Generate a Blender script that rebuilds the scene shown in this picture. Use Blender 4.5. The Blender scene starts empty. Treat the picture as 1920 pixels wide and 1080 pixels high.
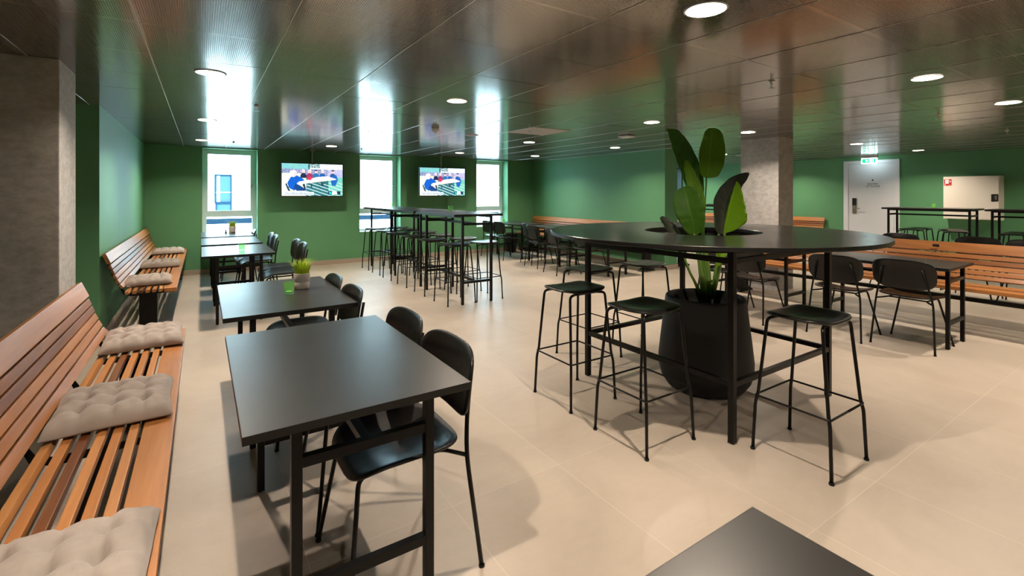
import bpy, bmesh, math, random
from mathutils import Vector, Matrix
from math import sin, cos, pi, radians
random.seed(7)
SC = bpy.context.scene
COL = SC.collection

# ------------------------------------------------------------------ camera
FPX, VX, HY, CH = 890.0, 378.0, 363.0, 1.38
TH = math.atan((960 - VX) / FPX)
cd = bpy.data.cameras.new('camera')
cam = bpy.data.objects.new('camera', cd); COL.objects.link(cam)
cam.location = (0, 0, CH)
cam.rotation_euler = (pi / 2, 0, -TH)
cd.sensor_width = 36.0
cd.lens = FPX / 1920 * 36.0
cd.shift_y = -(540 - HY) / 1920.0
cd.clip_start = 0.05
SC.camera = cam

# ------------------------------------------------------------------ world, sun, exposure
W = bpy.data.worlds.new('world'); SC.world = W; W.use_nodes = True
bgn = W.node_tree.nodes['Background']
bgn.inputs[0].default_value = (0.56, 0.84, 1.0, 1)
bgn.inputs[1].default_value = 12.0
sd = bpy.data.lights.new('sun', 'SUN'); sd.energy = 28.0; sd.angle = 0.02; sd.color = (0.64, 0.86, 1.0)
sun = bpy.data.objects.new('sun', sd); COL.objects.link(sun)
sun.rotation_euler = (radians(52), 0, radians(12))
vs = SC.view_settings
SC.display_settings.display_device = 'sRGB'
vs.view_transform = 'Standard'; vs.look = 'None'; vs.gamma = 1.0; vs.exposure = 0.0
vs.use_curve_mapping = False
cy = SC.cycles
cy.use_denoising = True
cy.caustics_reflective = False; cy.caustics_refractive = False
cy.max_bounces = 8; cy.diffuse_bounces = 4; cy.glossy_bounces = 4; cy.transmission_bounces = 6; cy.transparent_max_bounces = 8
cy.sample_clamp_indirect = 6.0

LAMP_W = 23.5
LAMP_COL = (1.0, 0.835, 0.665)
H = 2.185

# ------------------------------------------------------------------ materials
def lin(r, g, b):
    f = lambda c: (c / 255 / 12.92) if c / 255 <= 0.04045 else ((c / 255 + 0.055) / 1.055) ** 2.4
    return (f(r), f(g), f(b), 1)

def mat(name, col=(0.5, 0.5, 0.5, 1), rough=0.5, metal=0.0, spec=0.5, **kw):
    m = bpy.data.materials.new(name); m.use_nodes = True
    p = m.node_tree.nodes['Principled BSDF']
    p.inputs['Base Color'].default_value = col
    p.inputs['Roughness'].default_value = rough
    p.inputs['Metallic'].default_value = metal
    p.inputs['Specular IOR Level'].default_value = spec
    for k, v in kw.items():
        p.inputs[k].default_value = v
    return m

class NT:
    def __init__(s, m):
        s.t = m.node_tree; s.n = s.t.nodes; s.p = s.n['Principled BSDF']
    def add(s, typ, **kw):
        n = s.n.new(typ)
        for k, v in kw.items():
            setattr(n, k, v)
        return n
    def link(s, a, b): s.t.links.new(a, b)
    def noise(s, scale, detail=3, vec=None, rough=0.5, dist=0.0):
        n = s.add('ShaderNodeTexNoise'); n.inputs['Scale'].default_value = scale
        n.inputs['Detail'].default_value = detail; n.inputs['Roughness'].default_value = rough
        n.inputs['Distortion'].default_value = dist
        if vec is not None: s.link(vec, n.inputs['Vector'])
        return n.outputs['Fac']
    def obj(s): return s.add('ShaderNodeTexCoord').outputs['Object']
    def mapping(s, vec, scale=(1, 1, 1), loc=(0, 0, 0)):
        m = s.add('ShaderNodeMapping'); m.inputs['Scale'].default_value = scale; m.inputs['Location'].default_value = loc
        s.link(vec, m.inputs['Vector']); return m.outputs['Vector']
    def ramp(s, fac, stops):
        r = s.add('ShaderNodeValToRGB'); s.link(fac, r.inputs['Fac'])
        el = r.color_ramp.elements
        while len(el) > 1: el.remove(el[-1])
        el[0].position = stops[0][0]; el[0].color = stops[0][1]
        for p_, c_ in stops[1:]:
            e = el.new(p_); e.color = c_
        return r.outputs['Color']
    def mix(s, fac, a, b, blend='MIX'):
        n = s.add('ShaderNodeMix', data_type='RGBA', blend_type=blend)
        for v, i in ((fac, 0), (a, 6), (b, 7)):
            if isinstance(v, bpy.types.NodeSocket): s.link(v, n.inputs[i])
            else: n.inputs[i].default_value = v
        return n.outputs[2]
    def math(s, op, a, b=None, c=None):
        n = s.add('ShaderNodeMath', operation=op)
        for i, v in enumerate((a, b, c)):
            if v is None: continue
            if isinstance(v, bpy.types.NodeSocket): s.link(v, n.inputs[i])
            else: n.inputs[i].default_value = v
        return n.outputs[0]
    def bump(s, h, strength=0.3, dist=0.01):
        b = s.add('ShaderNodeBump'); b.inputs['Strength'].default_value = strength; b.inputs['Distance'].default_value = dist
        s.link(h, b.inputs['Height']); s.link(b.outputs[0], s.p.inputs['Normal'])
    def sepxyz(s, v):
        n = s.add('ShaderNodeSeparateXYZ'); s.link(v, n.inputs[0]); return n.outputs
    def groove(s, coord, period, offset, width):
        """1 inside a thin line repeated every period."""
        a = s.math('SUBTRACT', coord, offset)
        a = s.math('DIVIDE', a, period)
        a = s.math('FRACT', a)
        a = s.math('SUBTRACT', a, 0.5)
        a = s.math('ABSOLUTE', a)
        return s.math('GREATER_THAN', a, 0.5 - width / period / 2)

def g4(v): return (v, v, v, 1)

def paint_mat(name, c1, c2, rough=0.55):
    m = mat(name, c1, rough, spec=0.3); t = NT(m)
    f = t.noise(3.0, 4, t.obj())
    t.link(t.mix(f, c1, c2), t.p.inputs['Base Color'])
    t.bump(t.noise(220, 2, t.obj()), 0.08, 0.002)
    return m

M_GREEN = paint_mat('green_paint', (0.112, 0.305, 0.148, 1), (0.126, 0.335, 0.163, 1))
M_WHITE = paint_mat('white_paint', (0.82, 0.85, 0.90, 1), (0.85, 0.88, 0.93, 1), 0.35)
M_CREAM = paint_mat('cream_metal', (0.84, 0.79, 0.70, 1), (0.86, 0.81, 0.72, 1), 0.4)
M_FRAME = paint_mat('window_frame_paint', (0.78, 0.86, 0.85, 1), (0.80, 0.88, 0.87, 1), 0.3)

def concrete_mat():
    m = mat('raw_concrete', (0.3, 0.27, 0.24, 1), 0.8, spec=0.2); t = NT(m)
    o = t.obj()
    a = t.noise(2.2, 6, o, 0.6); b = t.noise(14, 5, t.mapping(o, (1, 1, 1.6)), 0.7)
    c = t.ramp(a, [(0.3, (0.43, 0.42, 0.41, 1)), (0.7, (0.62, 0.605, 0.59, 1))])
    d = t.ramp(b, [(0.35, (0.74, 0.73, 0.72, 1)), (0.62, (1, 1, 1, 1))])
    c = t.mix(1.0, c, d, 'MULTIPLY')
    v = t.add('ShaderNodeTexVoronoi'); v.inputs['Scale'].default_value = 9; t.link(o, v.inputs['Vector'])
    pits = t.math('LESS_THAN', v.outputs['Distance'], 0.045)
    c = t.mix(t.math('MULTIPLY', pits, 0.5), c, (0.10, 0.09, 0.08, 1))
    t.link(c, t.p.inputs['Base Color'])
    t.bump(b, 0.25, 0.004)
    return m
M_CONC = concrete_mat()

def floor_mat():
    m = mat('beige_porcelain_tile', (0.5, 0.42, 0.34, 1), 0.33, spec=0.5); t = NT(m)
    o = t.obj(); x, y, z = t.sepxyz(o)
    gx = t.groove(x, 0.592, 1.518, 0.003); gy = t.groove(y, 0.946, 0.95, 0.003)
    g = t.math('MAXIMUM', gx, gy)
    ix = t.math('FLOOR', t.math('DIVIDE', t.math('SUBTRACT', x, 1.518), 0.592))
    iy = t.math('FLOOR', t.math('DIVIDE', t.math('SUBTRACT', y, 0.95), 0.946))
    cmb = t.add('ShaderNodeCombineXYZ'); t.link(ix, cmb.inputs[0]); t.link(iy, cmb.inputs[1])
    wn = t.add('ShaderNodeTexWhiteNoise'); t.link(cmb.outputs[0], wn.inputs['Vector'])
    a = t.noise(1.6, 6, o, 0.62, 0.6); b = t.noise(9, 5, t.mapping(o, (1, 2.5, 1)), 0.6, 0.4)
    base = t.ramp(a, [(0.3, (0.43, 0.365, 0.30, 1)), (0.72, (0.53, 0.46, 0.385, 1))])
    base = t.mix(1.0, base, t.ramp(b, [(0.1, g4(0.93)), (0.9, g4(1.04))]), 'MULTIPLY')
    base = t.mix(1.0, base, t.ramp(wn.outputs['Value'], [(0, g4(0.95)), (1, g4(1.03))]), 'MULTIPLY')
    base = t.mix(g, base, (0.58, 0.51, 0.43, 1))
    t.link(base, t.p.inputs['Base Color'])
    t.link(t.ramp(b, [(0.1, g4(0.32)), (0.9, g4(0.46))]), t.p.inputs['Roughness'])
    t.bump(t.math('SUBTRACT', 1.0, g), 0.4, 0.001)
    return m
M_FLOOR = floor_mat()

def ceiling_mat():
    m = mat('perforated_metal_ceiling', (0.2, 0.18, 0.16, 1), 0.2, metal=0.70, spec=0.5); t = NT(m)
    o = t.obj(); x, y, z = t.sepxyz(o)
    s = 0.0092
    fx = t.math('SUBTRACT', t.math('FRACT', t.math('DIVIDE', x, s)), 0.5)
    fy = t.math('SUBTRACT', t.math('FRACT', t.math('DIVIDE', y, s)), 0.5)
    d = t.math('SQRT', t.math('ADD', t.math('MULTIPLY', fx, fx), t.math('MULTIPLY', fy, fy)))
    hole = t.math('LESS_THAN', d, 0.27)
    # plain rim along panel edges
    px = t.math('FRACT', t.math('DIVIDE', t.math('SUBTRACT', x, 0.35), 0.6))
    py = t.math('FRACT', t.math('DIVIDE', t.math('SUBTRACT', y, 1.62), 0.605))
    ex = t.math('GREATER_THAN', t.math('ABSOLUTE', t.math('SUBTRACT', px, 0.5)), 0.482)
    ey = t.math('GREATER_THAN', t.math('ABSOLUTE', t.math('SUBTRACT', py, 0.5)), 0.482)
    rim = t.math('MAXIMUM', ex, ey)
    hole = t.math('MULTIPLY', hole, t.math('SUBTRACT', 1.0, rim))
    col = t.mix(hole, (0.375, 0.338, 0.298, 1), (0.06, 0.054, 0.048, 1))
    t.link(col, t.p.inputs['Base Color'])
    t.link(t.mix(hole, g4(0.14), g4(0.45)), t.p.inputs['Roughness'])
    return m
M_CEIL = ceiling_mat()
M_CEILSEAM = mat('ceiling_seam', (0.62, 0.60, 0.57, 1), 0.35, metal=0.6)

def wood_mat(name, stops, rough=0.38):
    m = mat(name, stops[0][1], rough, spec=0.45); t = NT(m)
    o = t.obj(); at = t.add('ShaderNodeAttribute'); at.attribute_name = 'tone'
    ad = t.add('ShaderNodeVectorMath', operation='ADD'); t.link(o, ad.inputs[0])
    sc = t.add('ShaderNodeVectorMath', operation='SCALE'); t.link(at.outputs['Vector'], sc.inputs[0]); sc.inputs['Scale'].default_value = 9.0
    t.link(sc.outputs[0], ad.inputs[1])
    v = ad.outputs[0]
    n1 = t.noise(10, 6, t.mapping(v, (1, 0.10, 1)), 0.65, 0.6)
    n2 = t.noise(90, 3, t.mapping(v, (1, 0.04, 1)), 0.6)
    f = t.math('ADD', t.math('MULTIPLY', n1, 0.6), t.math('MULTIPLY', n2, 0.2))
    f = t.math('ADD', f, t.math('MULTIPLY', t.math('SUBTRACT', at.outputs['Fac'], 0.5), 0.75))
    t.link(t.ramp(f, stops), t.p.inputs['Base Color'])
    t.bump(n2, 0.12, 0.001)
    return m
M_WOOD = wood_mat('oiled_hardwood', [(0.12, (0.13, 0.042, 0.014, 1)), (0.4, (0.32, 0.125, 0.036, 1)), (0.62, (0.47, 0.20, 0.060, 1)), (0.85, (0.60, 0.31, 0.13, 1))])

def black_metal():
    m = mat('black_powder_coat', (0.005, 0.0047, 0.0045, 1), 0.36, spec=0.22); t = NT(m)
    t.bump(t.noise(600, 2, t.obj()), 0.1, 0.0006); return m
M_BLACK = black_metal()

def seat_mat():
    m = mat('black_stained_shell', (0.0055, 0.0055, 0.0054, 1), 0.33, spec=0.4); t = NT(m)
    n = t.noise(30, 3, t.mapping(t.obj(), (0.25, 1, 1)))
    t.link(t.ramp(n, [(0.3, g4(0.28)), (0.7, g4(0.40))]), t.p.inputs['Roughness']); return m
M_SEAT = seat_mat()

def laminate(name, c, r0, sp):
    m = mat(name, (c, c * 0.97, c * 0.94, 1), r0, spec=sp); t = NT(m)
    n = t.noise(2.5, 3, t.obj())
    t.link(t.ramp(n, [(0.3, g4(r0 * 0.95)), (0.7, g4(r0 * 1.08))]), t.p.inputs['Roughness'])
    t.bump(t.noise(900, 1, t.obj()), 0.06, 0.0005); return m
M_TOP = laminate('black_laminate_top', 0.021, 0.34, 0.55)
M_TOPR = laminate('black_round_laminate_top', 0.018, 0.22, 0.9)
M_EDGE = mat('black_edge_band', (0.009, 0.009, 0.009, 1), 0.4, spec=0.35)
M_STEEL = mat('brushed_steel', (0.55, 0.53, 0.50, 1), 0.3, metal=1.0)
M_DARKPL = mat('black_plastic', (0.018, 0.017, 0.017, 1), 0.35)

def pot_mat():
    m = mat('charcoal_fibre_pot', (0.016, 0.016, 0.017, 1), 0.62, spec=0.3); t = NT(m)
    t.bump(t.noise(260, 3, t.obj()), 0.35, 0.002); return m
M_POT = pot_mat()
M_SOIL = mat('potting_soil', (0.02, 0.014, 0.010, 1), 0.95)
NT(M_SOIL).bump(NT(M_SOIL).noise(80, 4), 1.0, 0.02)

def cloth_mat():
    m = mat('taupe_cotton', (0.38, 0.32, 0.27, 1), 0.9, spec=0.15); t = NT(m)
    o = t.obj(); w = t.noise(700, 1, o)
    n = t.noise(5, 3, o)
    t.link(t.ramp(n, [(0.3, (0.31, 0.270, 0.245, 1)), (0.7, (0.36, 0.318, 0.29, 1))]), t.p.inputs['Base Color'])
    t.p.inputs['Sheen Weight'].default_value = 0.25
    t.bump(w, 0.25, 0.001); return m
M_CLOTH = cloth_mat()

def leaf_mat(name, c1, c2, trans):
    m = mat(name, c1, 0.38, spec=0.4); t = NT(m)
    uv = t.add('ShaderNodeTexCoord').outputs['UV']
    x, y, z = t.sepxyz(uv)
    # side veins sweep from the midrib to the edge
    ph = t.math('ADD', t.math('MULTIPLY', y, 260.0), t.math('MULTIPLY', t.math('ABSOLUTE', x), -26.0))
    wv = t.math('SINE', ph)
    mid = t.math('LESS_THAN', t.math('ABSOLUTE', x), 0.022)
    n = t.noise(4, 3, uv)
    c = t.mix(n, c1, c2)
    c = t.mix(t.math('MULTIPLY', t.math('ADD', wv, 1.0), 0.09), c, (c2[0] * 1.5, c2[1] * 1.5, c2[2] * 1.5, 1))
    c = t.mix(mid, c, (min(1, c2[0] * 1.6 + .02), min(1, c2[1] * 1.4 + .03), c2[2] * 1.5 + 0.01, 1))
    t.link(c, t.p.inputs['Base Color'])
    t.bump(wv, 0.35, 0.003)
    if trans:
        tr = t.add('ShaderNodeBsdfTranslucent'); t.link(c, tr.inputs[0])
        mx = t.add('ShaderNodeMixShader'); mx.inputs[0].default_value = trans
        out = t.n['Material Output']
        t.link(t.p.outputs[0], mx.inputs[1]); t.link(tr.outputs[0], mx.inputs[2]); t.link(mx.outputs[0], out.inputs[0])
    return m
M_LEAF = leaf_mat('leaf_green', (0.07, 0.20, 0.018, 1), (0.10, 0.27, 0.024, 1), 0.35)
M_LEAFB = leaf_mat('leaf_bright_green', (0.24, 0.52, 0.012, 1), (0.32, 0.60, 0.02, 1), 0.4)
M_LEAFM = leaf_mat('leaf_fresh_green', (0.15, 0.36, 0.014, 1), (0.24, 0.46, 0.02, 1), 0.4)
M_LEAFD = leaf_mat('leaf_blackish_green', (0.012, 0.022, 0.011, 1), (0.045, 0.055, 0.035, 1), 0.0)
M_STEM = mat('leaf_stalk', (0.13, 0.26, 0.035, 1), 0.4)
M_GRASS = mat('potted_grass_blade', (0.20, 0.36, 0.015, 1), 0.5)
t_ = NT(M_GRASS); t_.link(t_.mix(t_.noise(25, 2, t_.obj()), (0.20, 0.40, 0.015, 1), (0.62, 0.72, 0.05, 1)), t_.p.inputs['Base Color'])
def whitepot():
    m = mat('pale_cement_pot', (0.50, 0.47, 0.44, 1), 0.75); t = NT(m)
    t.bump(t.noise(140, 3, t.mapping(t.obj(), (1, 1, 2))), 0.3, 0.002); return m
M_WPOT = whitepot()

def facing_fresnel(t, base=0.04):
    lw = t.nodes.new('ShaderNodeLayerWeight'); lw.inputs[0].default_value = 0.5
    p = t.nodes.new('ShaderNodeMath'); p.operation = 'POWER'; p.inputs[1].default_value = 5.0
    m = t.nodes.new('ShaderNodeMath'); m.operation = 'MULTIPLY_ADD'; m.inputs[1].default_value = 0.85 - base; m.inputs[2].default_value = base
    t.links.new(lw.outputs['Facing'], p.inputs[0]); t.links.new(p.outputs[0], m.inputs[0])
    return m
def tint_glass():
    m = bpy.data.materials.new('green_glass'); m.use_nodes = True
    t = m.node_tree; t.nodes.remove(t.nodes['Principled BSDF'])
    out = t.nodes['Material Output']
    tr = t.nodes.new('ShaderNodeBsdfTransparent'); tr.inputs[0].default_value = (0.80, 0.96, 0.74, 1)
    tl = t.nodes.new('ShaderNodeBsdfTranslucent'); tl.inputs[0].default_value = (0.45, 0.90, 0.30, 1)
    gl = t.nodes.new('ShaderNodeBsdfGlossy'); gl.inputs['Roughness'].default_value = 0.04
    fr = facing_fresnel(t)
    m1 = t.nodes.new('ShaderNodeMixShader'); m1.inputs[0].default_value = 0.12
    mx = t.nodes.new('ShaderNodeMixShader')
    t.links.new(tr.outputs[0], m1.inputs[1]); t.links.new(tl.outputs[0], m1.inputs[2])
    t.links.new(fr.outputs[0], mx.inputs[0]); t.links.new(m1.outputs[0], mx.inputs[1]); t.links.new(gl.outputs[0], mx.inputs[2])
    t.links.new(mx.outputs[0], out.inputs[0])
    return m
M_GGLASS = tint_glass()

def pane_mat():
    m = bpy.data.materials.new('window_glass'); m.use_nodes = True
    t = m.node_tree; t.nodes.remove(t.nodes['Principled BSDF'])
    out = t.nodes['Material Output']
    tr = t.nodes.new('ShaderNodeBsdfTransparent'); tr.inputs[0].default_value = (0.93, 0.97, 0.96, 1)
    gl = t.nodes.new('ShaderNodeBsdfGlossy'); gl.inputs['Roughness'].default_value = 0.01
    fr = facing_fresnel(t)
    mx = t.nodes.new('ShaderNodeMixShader')
    t.links.new(fr.outputs[0], mx.inputs[0]); t.links.new(tr.outputs[0], mx.inputs[1]); t.links.new(gl.outputs[0], mx.inputs[2])
    t.links.new(mx.outputs[0], out.inputs[0])
    return m
M_PANE = pane_mat()

def emit(name, col, s):
    m = bpy.data.materials.new(name); m.use_nodes = True
    t = m.node_tree; p = t.nodes['Principled BSDF']
    p.inputs['Base Color'].default_value = (0, 0, 0, 1)
    p.inputs['Emission Color'].default_value = col; p.inputs['Emission Strength'].default_value = s
    return m
M_LAMP = emit('lamp_diffuser_glow', (1.0, 0.86, 0.68, 1), 14.0)
M_EXITG = emit('exit_sign_green', (0.0, 0.55, 0.22, 1), 2.2)
M_EXITW = emit('exit_sign_white', (0.75, 0.97, 1.0, 1), 9.0)

# ------------------------------------------------------------------ mesh helpers
class MB:
    def __init__(s): s.bm = bmesh.new(); s.tone = s.bm.faces.layers.float.new('tone'); s.uv = None
    def _tone(s, faces, tone):
        if tone is not None:
            for f in faces: f[s.tone] = tone
    def box(s, c, size, rot=None, tone=None, bevel=0.0):
        M = Matrix.Translation(c) @ (rot.to_4x4() if rot is not None else Matrix.Identity(4)) @ Matrix.Diagonal((size[0], size[1], size[2], 1))
        r = bmesh.ops.create_cube(s.bm, size=1.0, matrix=M)
        vs_ = r['verts']; fs = set(f for v in vs_ for f in v.link_faces)
        if bevel > 0:
            es = list(set(e for v in vs_ for e in v.link_edges))
            rb = bmesh.ops.bevel(s.bm, geom=es, offset=bevel, segments=2, affect='EDGES', profile=0.7)
            fs = set(rb['faces']) | set(f for v in rb['verts'] for f in v.link_faces)
        s._tone(fs, tone)
        return s
    def span(s, a, b, bevel=0.0, tone=None):
        c = [(a[i] + b[i]) / 2 for i in range(3)]; z = [abs(b[i] - a[i]) for i in range(3)]
        return s.box(c, z, bevel=bevel, tone=tone)
    def tube(s, pts, r, seg=8, cap=True):
        pts = [Vector(p) for p in pts]; n = len(pts); rings = []
        rr = r if isinstance(r, (list, tuple)) else [r] * n
        up = Vector((0, 0, 1)); prev = None
        for i, p in enumerate(pts):
            d = (pts[min(i + 1, n - 1)] - pts[max(i - 1, 0)]).normalized()
            if prev is None:
                a = up if abs(d.z) < 0.9 else Vector((1, 0, 0))
                u = d.cross(a).normalized()
            else:
                u = (prev - d * prev.dot(d)).normalized()
            v = d.cross(u); prev = u
            rings.append([s.bm.verts.new(p + (u * cos(2 * pi * k / seg) + v * sin(2 * pi * k / seg)) * rr[i]) for k in range(seg)])
        for i in range(n - 1):
            for k in range(seg):
                f = s.bm.faces.new((rings[i][k], rings[i][(k + 1) % seg], rings[i + 1][(k + 1) % seg], rings[i + 1][k])); f.smooth = True
        if cap:
            s.bm.faces.new(rings[0][::-1]); s.bm.faces.new(rings[-1])
        return s
    def lathe(s, prof, c=(0, 0, 0), seg=40, smooth=True, closed=False):
        rings = []
        for (r, z) in prof:
            if r < 1e-6: rings.append([s.bm.verts.new((c[0], c[1], c[2] + z))])
            else: rings.append([s.bm.verts.new((c[0] + r * cos(2 * pi * k / seg), c[1] + r * sin(2 * pi * k / seg), c[2] + z)) for k in range(seg)])
        idx = list(range(len(rings) - 1)) + ([len(rings) - 1] if closed else [])
        for i in idx:
            A, B = rings[i], rings[(i + 1) % len(rings)]
            for k in range(seg):
                a0, a1 = A[k % len(A)], A[(k + 1) % len(A)]; b0, b1 = B[k % len(B)], B[(k + 1) % len(B)]
                vs_ = [a0, a1, b1, b0]; u = []
                for v in vs_:
                    if v not in u: u.append(v)
                if len(u) >= 3:
                    f = s.bm.faces.new(u); f.smooth = smooth
        return s
    def shell(s, outline, fn, thick, rings=10):
        """closed pad: outline list of (a,b) about the origin, fn(a,b)->Vector, thickness along the fn normal."""
        n = len(outline)
        def P(a, b, lo):
            p = fn(a, b); e = 1e-3
            nx = (fn(a + e, b) - p).cross(fn(a, b + e) - p).normalized()
            return p - nx * thick * lo
        prof = [(i / rings * 0.985, 0.0) for i in range(rings + 1)] + [(1.0, 0.25), (1.0, 0.75)] + [(i / rings * 0.985, 1.0) for i in range(rings, -1, -1)]
        R = []
        for (t, lo) in prof:
            if t == 0: R.append([s.bm.verts.new(P(0, 0, lo))])
            else: R.append([s.bm.verts.new(P(a * t, b * t, lo)) for a, b in outline])
        for i in range(len(R) - 1):
            A, B = R[i], R[i + 1]
            for k in range(n):
                vs_ = [A[k % len(A)], B[k % len(B)], B[(k + 1) % len(B)], A[(k + 1) % len(A)]]; u = []
                for v in vs_:
                    if v not in u: u.append(v)
                if len(u) >= 3:
                    f = s.bm.faces.new(u); f.smooth = True
        return s
    def poly(s, pts, tone=None):
        f = s.bm.faces.new([s.bm.verts.new(p) for p in pts]); s._tone([f], tone); return f
    def prism(s, pts, d, tone=None):
        """extrude a planar polygon (3D points) by vector d."""
        d = Vector(d); A = [s.bm.verts.new(p) for p in pts]; B = [s.bm.verts.new(Vector(p) + d) for p in pts]
        fs = [s.bm.faces.new(A[::-1]), s.bm.faces.new(B)]
        n = len(pts)
        for k in range(n): fs.append(s.bm.faces.new((A[k], A[(k + 1) % n], B[(k + 1) % n], B[k])))
        s._tone(fs, tone); return s
    def edge_material(s, i=1):
        s.bm.normal_update()
        for f in s.bm.faces:
            if f.normal.z < 0.7: f.material_index = i
        return s
    def build(s, name, m, parent=None, loc=None, recalc=True):
        if recalc: bmesh.ops.recalc_face_normals(s.bm, faces=s.bm.faces)
        me = bpy.data.meshes.new(name); s.bm.to_mesh(me); s.bm.free()
        ms = m if isinstance(m, (list, tuple)) else [m]
        for q in ms: me.materials.append(q)
        o = bpy.data.objects.new(name, me); COL.objects.link(o)
        if parent is not None: o.parent = parent
        if loc is not None: o.location = loc
        return o

def empty(name, loc=(0, 0, 0), rz=0.0):
    o = bpy.data.objects.new(name, None); COL.objects.link(o)
    o.location = loc; o.rotation_euler = (0, 0, rz); o.empty_display_size = 0.1
    return o
def tag(o, label=None, cat=None, group=None, kind=None):
    if label: o['label'] = label
    if cat: o['category'] = cat
    if group: o['group'] = group
    if kind: o['kind'] = kind
    return o
KIDS = {}
def children(o):
    return [c for c in bpy.data.objects if c.parent == o]
def copy_tree(o, parent=None):
    c = o.copy(); COL.objects.link(c); c.parent = parent
    for ch in children(o): copy_tree(ch, c)
    return c
class Proto:
    def __init__(s, fn): s.fn = fn; s.o = None
    def place(s, loc, rz, label, cat, group):
        if s.o is None: s.o = s.fn(); o = s.o
        else: o = copy_tree(s.o)
        o.location = loc; o.rotation_euler = (0, 0, rz)
        o['label'] = label; o['category'] = cat
        if group: o['group'] = group
        return o
def structure(o): o['kind'] = 'structure'; return o

def fillet(pts, r, n=5):
    pts = [Vector(p) for p in pts]; out = [pts[0]]
    for i in range(1, len(pts) - 1):
        a, b, c = pts[i - 1], pts[i], pts[i + 1]
        d1 = (a - b); d2 = (c - b); k = min(r, d1.length * 0.45, d2.length * 0.45)
        p0 = b + d1.normalized() * k; p2 = b + d2.normalized() * k
        for j in range(n + 1):
            t = j / n; out.append(p0 * (1 - t) ** 2 + b * 2 * t * (1 - t) + p2 * t * t)
    out.append(pts[-1]); return out
def superell(a, b, e=4.0, n=44):
    o = []
    for k in range(n):
        t = 2 * pi * k / n; c, s_ = cos(t), sin(t)
        o.append((a * math.copysign(abs(c) ** (2 / e), c), b * math.copysign(abs(s_) ** (2 / e), s_)))
    return o

# ------------------------------------------------------------------ room shell
XW = 12.1          # right wall
YB = 9.7           # window wall
WINS = [(0.008, 0.847), (2.668, 3.524), (5.357, 6.22), (8.03, 8.89), (10.70, 11.56)]  # last two are unseen, added to bring daylight into the far room
ZW0, ZW1 = 0.60, 2.165
b = MB(); b.span((-3.0, -5.2, -0.12), (XW + 0.2, YB + 0.45, 0)); structure(b.build('floor', M_FLOOR))
# window wall with three openings in view and two added out of sight, 0.4 thick
b = MB(); xs = [-1.2] + [v for w in WINS for v in w] + [XW + 0.2]
for i in range(0, len(xs), 2): b.span((xs[i], YB, 0), (xs[i + 1], YB + 0.4, H + 0.1))
for x0, x1 in WINS:
    b.span((x0, YB, 0), (x1, YB + 0.4, ZW0)); b.span((x0, YB, ZW1), (x1, YB + 0.4, H + 0.1))
structure(b.build('wall_back', M_GREEN))
b = MB(); b.span((-1.3, 5.68, 0), (-0.78, YB + 0.4, H + 0.1)); structure(b.build('wall_left', M_GREEN))
b = MB(); b.span((-3.0, 5.68, 0), (-1.3, 5.98, H + 0.1)); structure(b.build('wall_return', M_GREEN))
b = MB(); b.span((-3.0, -5.2, 0), (-2.8, 5.68, H + 0.1)); structure(b.build('wall_side', M_GREEN))
b = MB(); b.span((XW, -5.2, 0), (XW + 0.2, YB, H + 0.1)); structure(b.build('wall_right', M_GREEN))
b = MB(); b.span((-3.0, -5.4, 0), (XW + 0.2, -5.2, H + 0.1)); structure(b.build('wall_front', M_GREEN))
b = MB(); b.span((7.0, 5.66, 0), (7.34, YB, H + 0.02)); structure(b.build('wall_middle', M_GREEN))
M_SKIRT = mat('skirting_tile', (0.42, 0.34, 0.265, 1), 0.4)
b = MB(); b.span((-0.78, YB - 0.012, 0), (7.0, YB, 0.085)); b.span((7.34, YB - 0.012, 0), (XW, YB, 0.085)); structure(b.build('baseboard_back', M_SKIRT))
b = MB(); b.span((-0.78, 5.68, 0), (-0.768, YB, 0.085)); b.span((-1.4, 5.668, 0), (-0.768, 5.68, 0.085)); structure(b.build('baseboard_left', M_SKIRT))
b = MB(); b.span((6.988, 5.66, 0), (7.0, YB, 0.085)); b.span((6.988, 5.648, 0), (7.352, 5.66, 0.085)); b.span((7.34, 5.66, 0), (7.352, YB, 0.085)); structure(b.build('baseboard_middle', M_SKIRT))
b = MB(); b.span((XW - 0.012, -5.2, 0), (XW, 3.83, 0.085)); b.span((XW - 0.012, 4.85, 0), (XW, YB, 0.085)); structure(b.build('baseboard_right', M_SKIRT))

# ceiling: individual metal cassettes with the tiny tilts such ceilings have
b = MB(); bm = b.bm
i0, i1 = -6, 20; j0, j1 = -12, 14
for i in range(i0, i1):
    for j in range(j0, j1):
        x0 = 0.35 + 0.6 * i; y0 = 1.62 + 0.605 * j; x1, y1 = x0 + 0.6, y0 + 0.605
        g = 0.0008
        zc = [H + random.uniform(-1, 1) * 0.0011 for _ in range(4)]
        cs = [(x0 + g, y0 + g), (x1 - g, y0 + g), (x1 - g, y1 - g), (x0 + g, y1 - g)]
        lo = [bm.verts.new((c[0], c[1], z)) for c, z in zip(cs, zc)]
        hi = [bm.verts.new((c[0], c[1], H + 0.03)) for c in cs]
        bm.faces.new(lo[::-1]); 
        for k in range(4): bm.faces.new((lo[k], lo[(k + 1) % 4], hi[(k + 1) % 4], hi[k]))
b.build('ceiling', M_CEIL, recalc=False)
structure(bpy.data.objects['ceiling'])
b = MB(); b.span((-3.0, -5.4, H + 0.03), (XW + 0.2, YB + 0.4, H + 0.16)); structure(b.build('trim_1', M_CEILSEAM))
# seam rails between the cassettes (running towards the windows)
b = MB()
for i in range(i0, i1 + 1):
    x = 0.35 + 0.6 * i
    b.span((x - 0.0022, -5.2, H - 0.0025), (x + 0.0022, YB, H + 0.002))
structure(b.build('trim_2', M_CEILSEAM))

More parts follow.
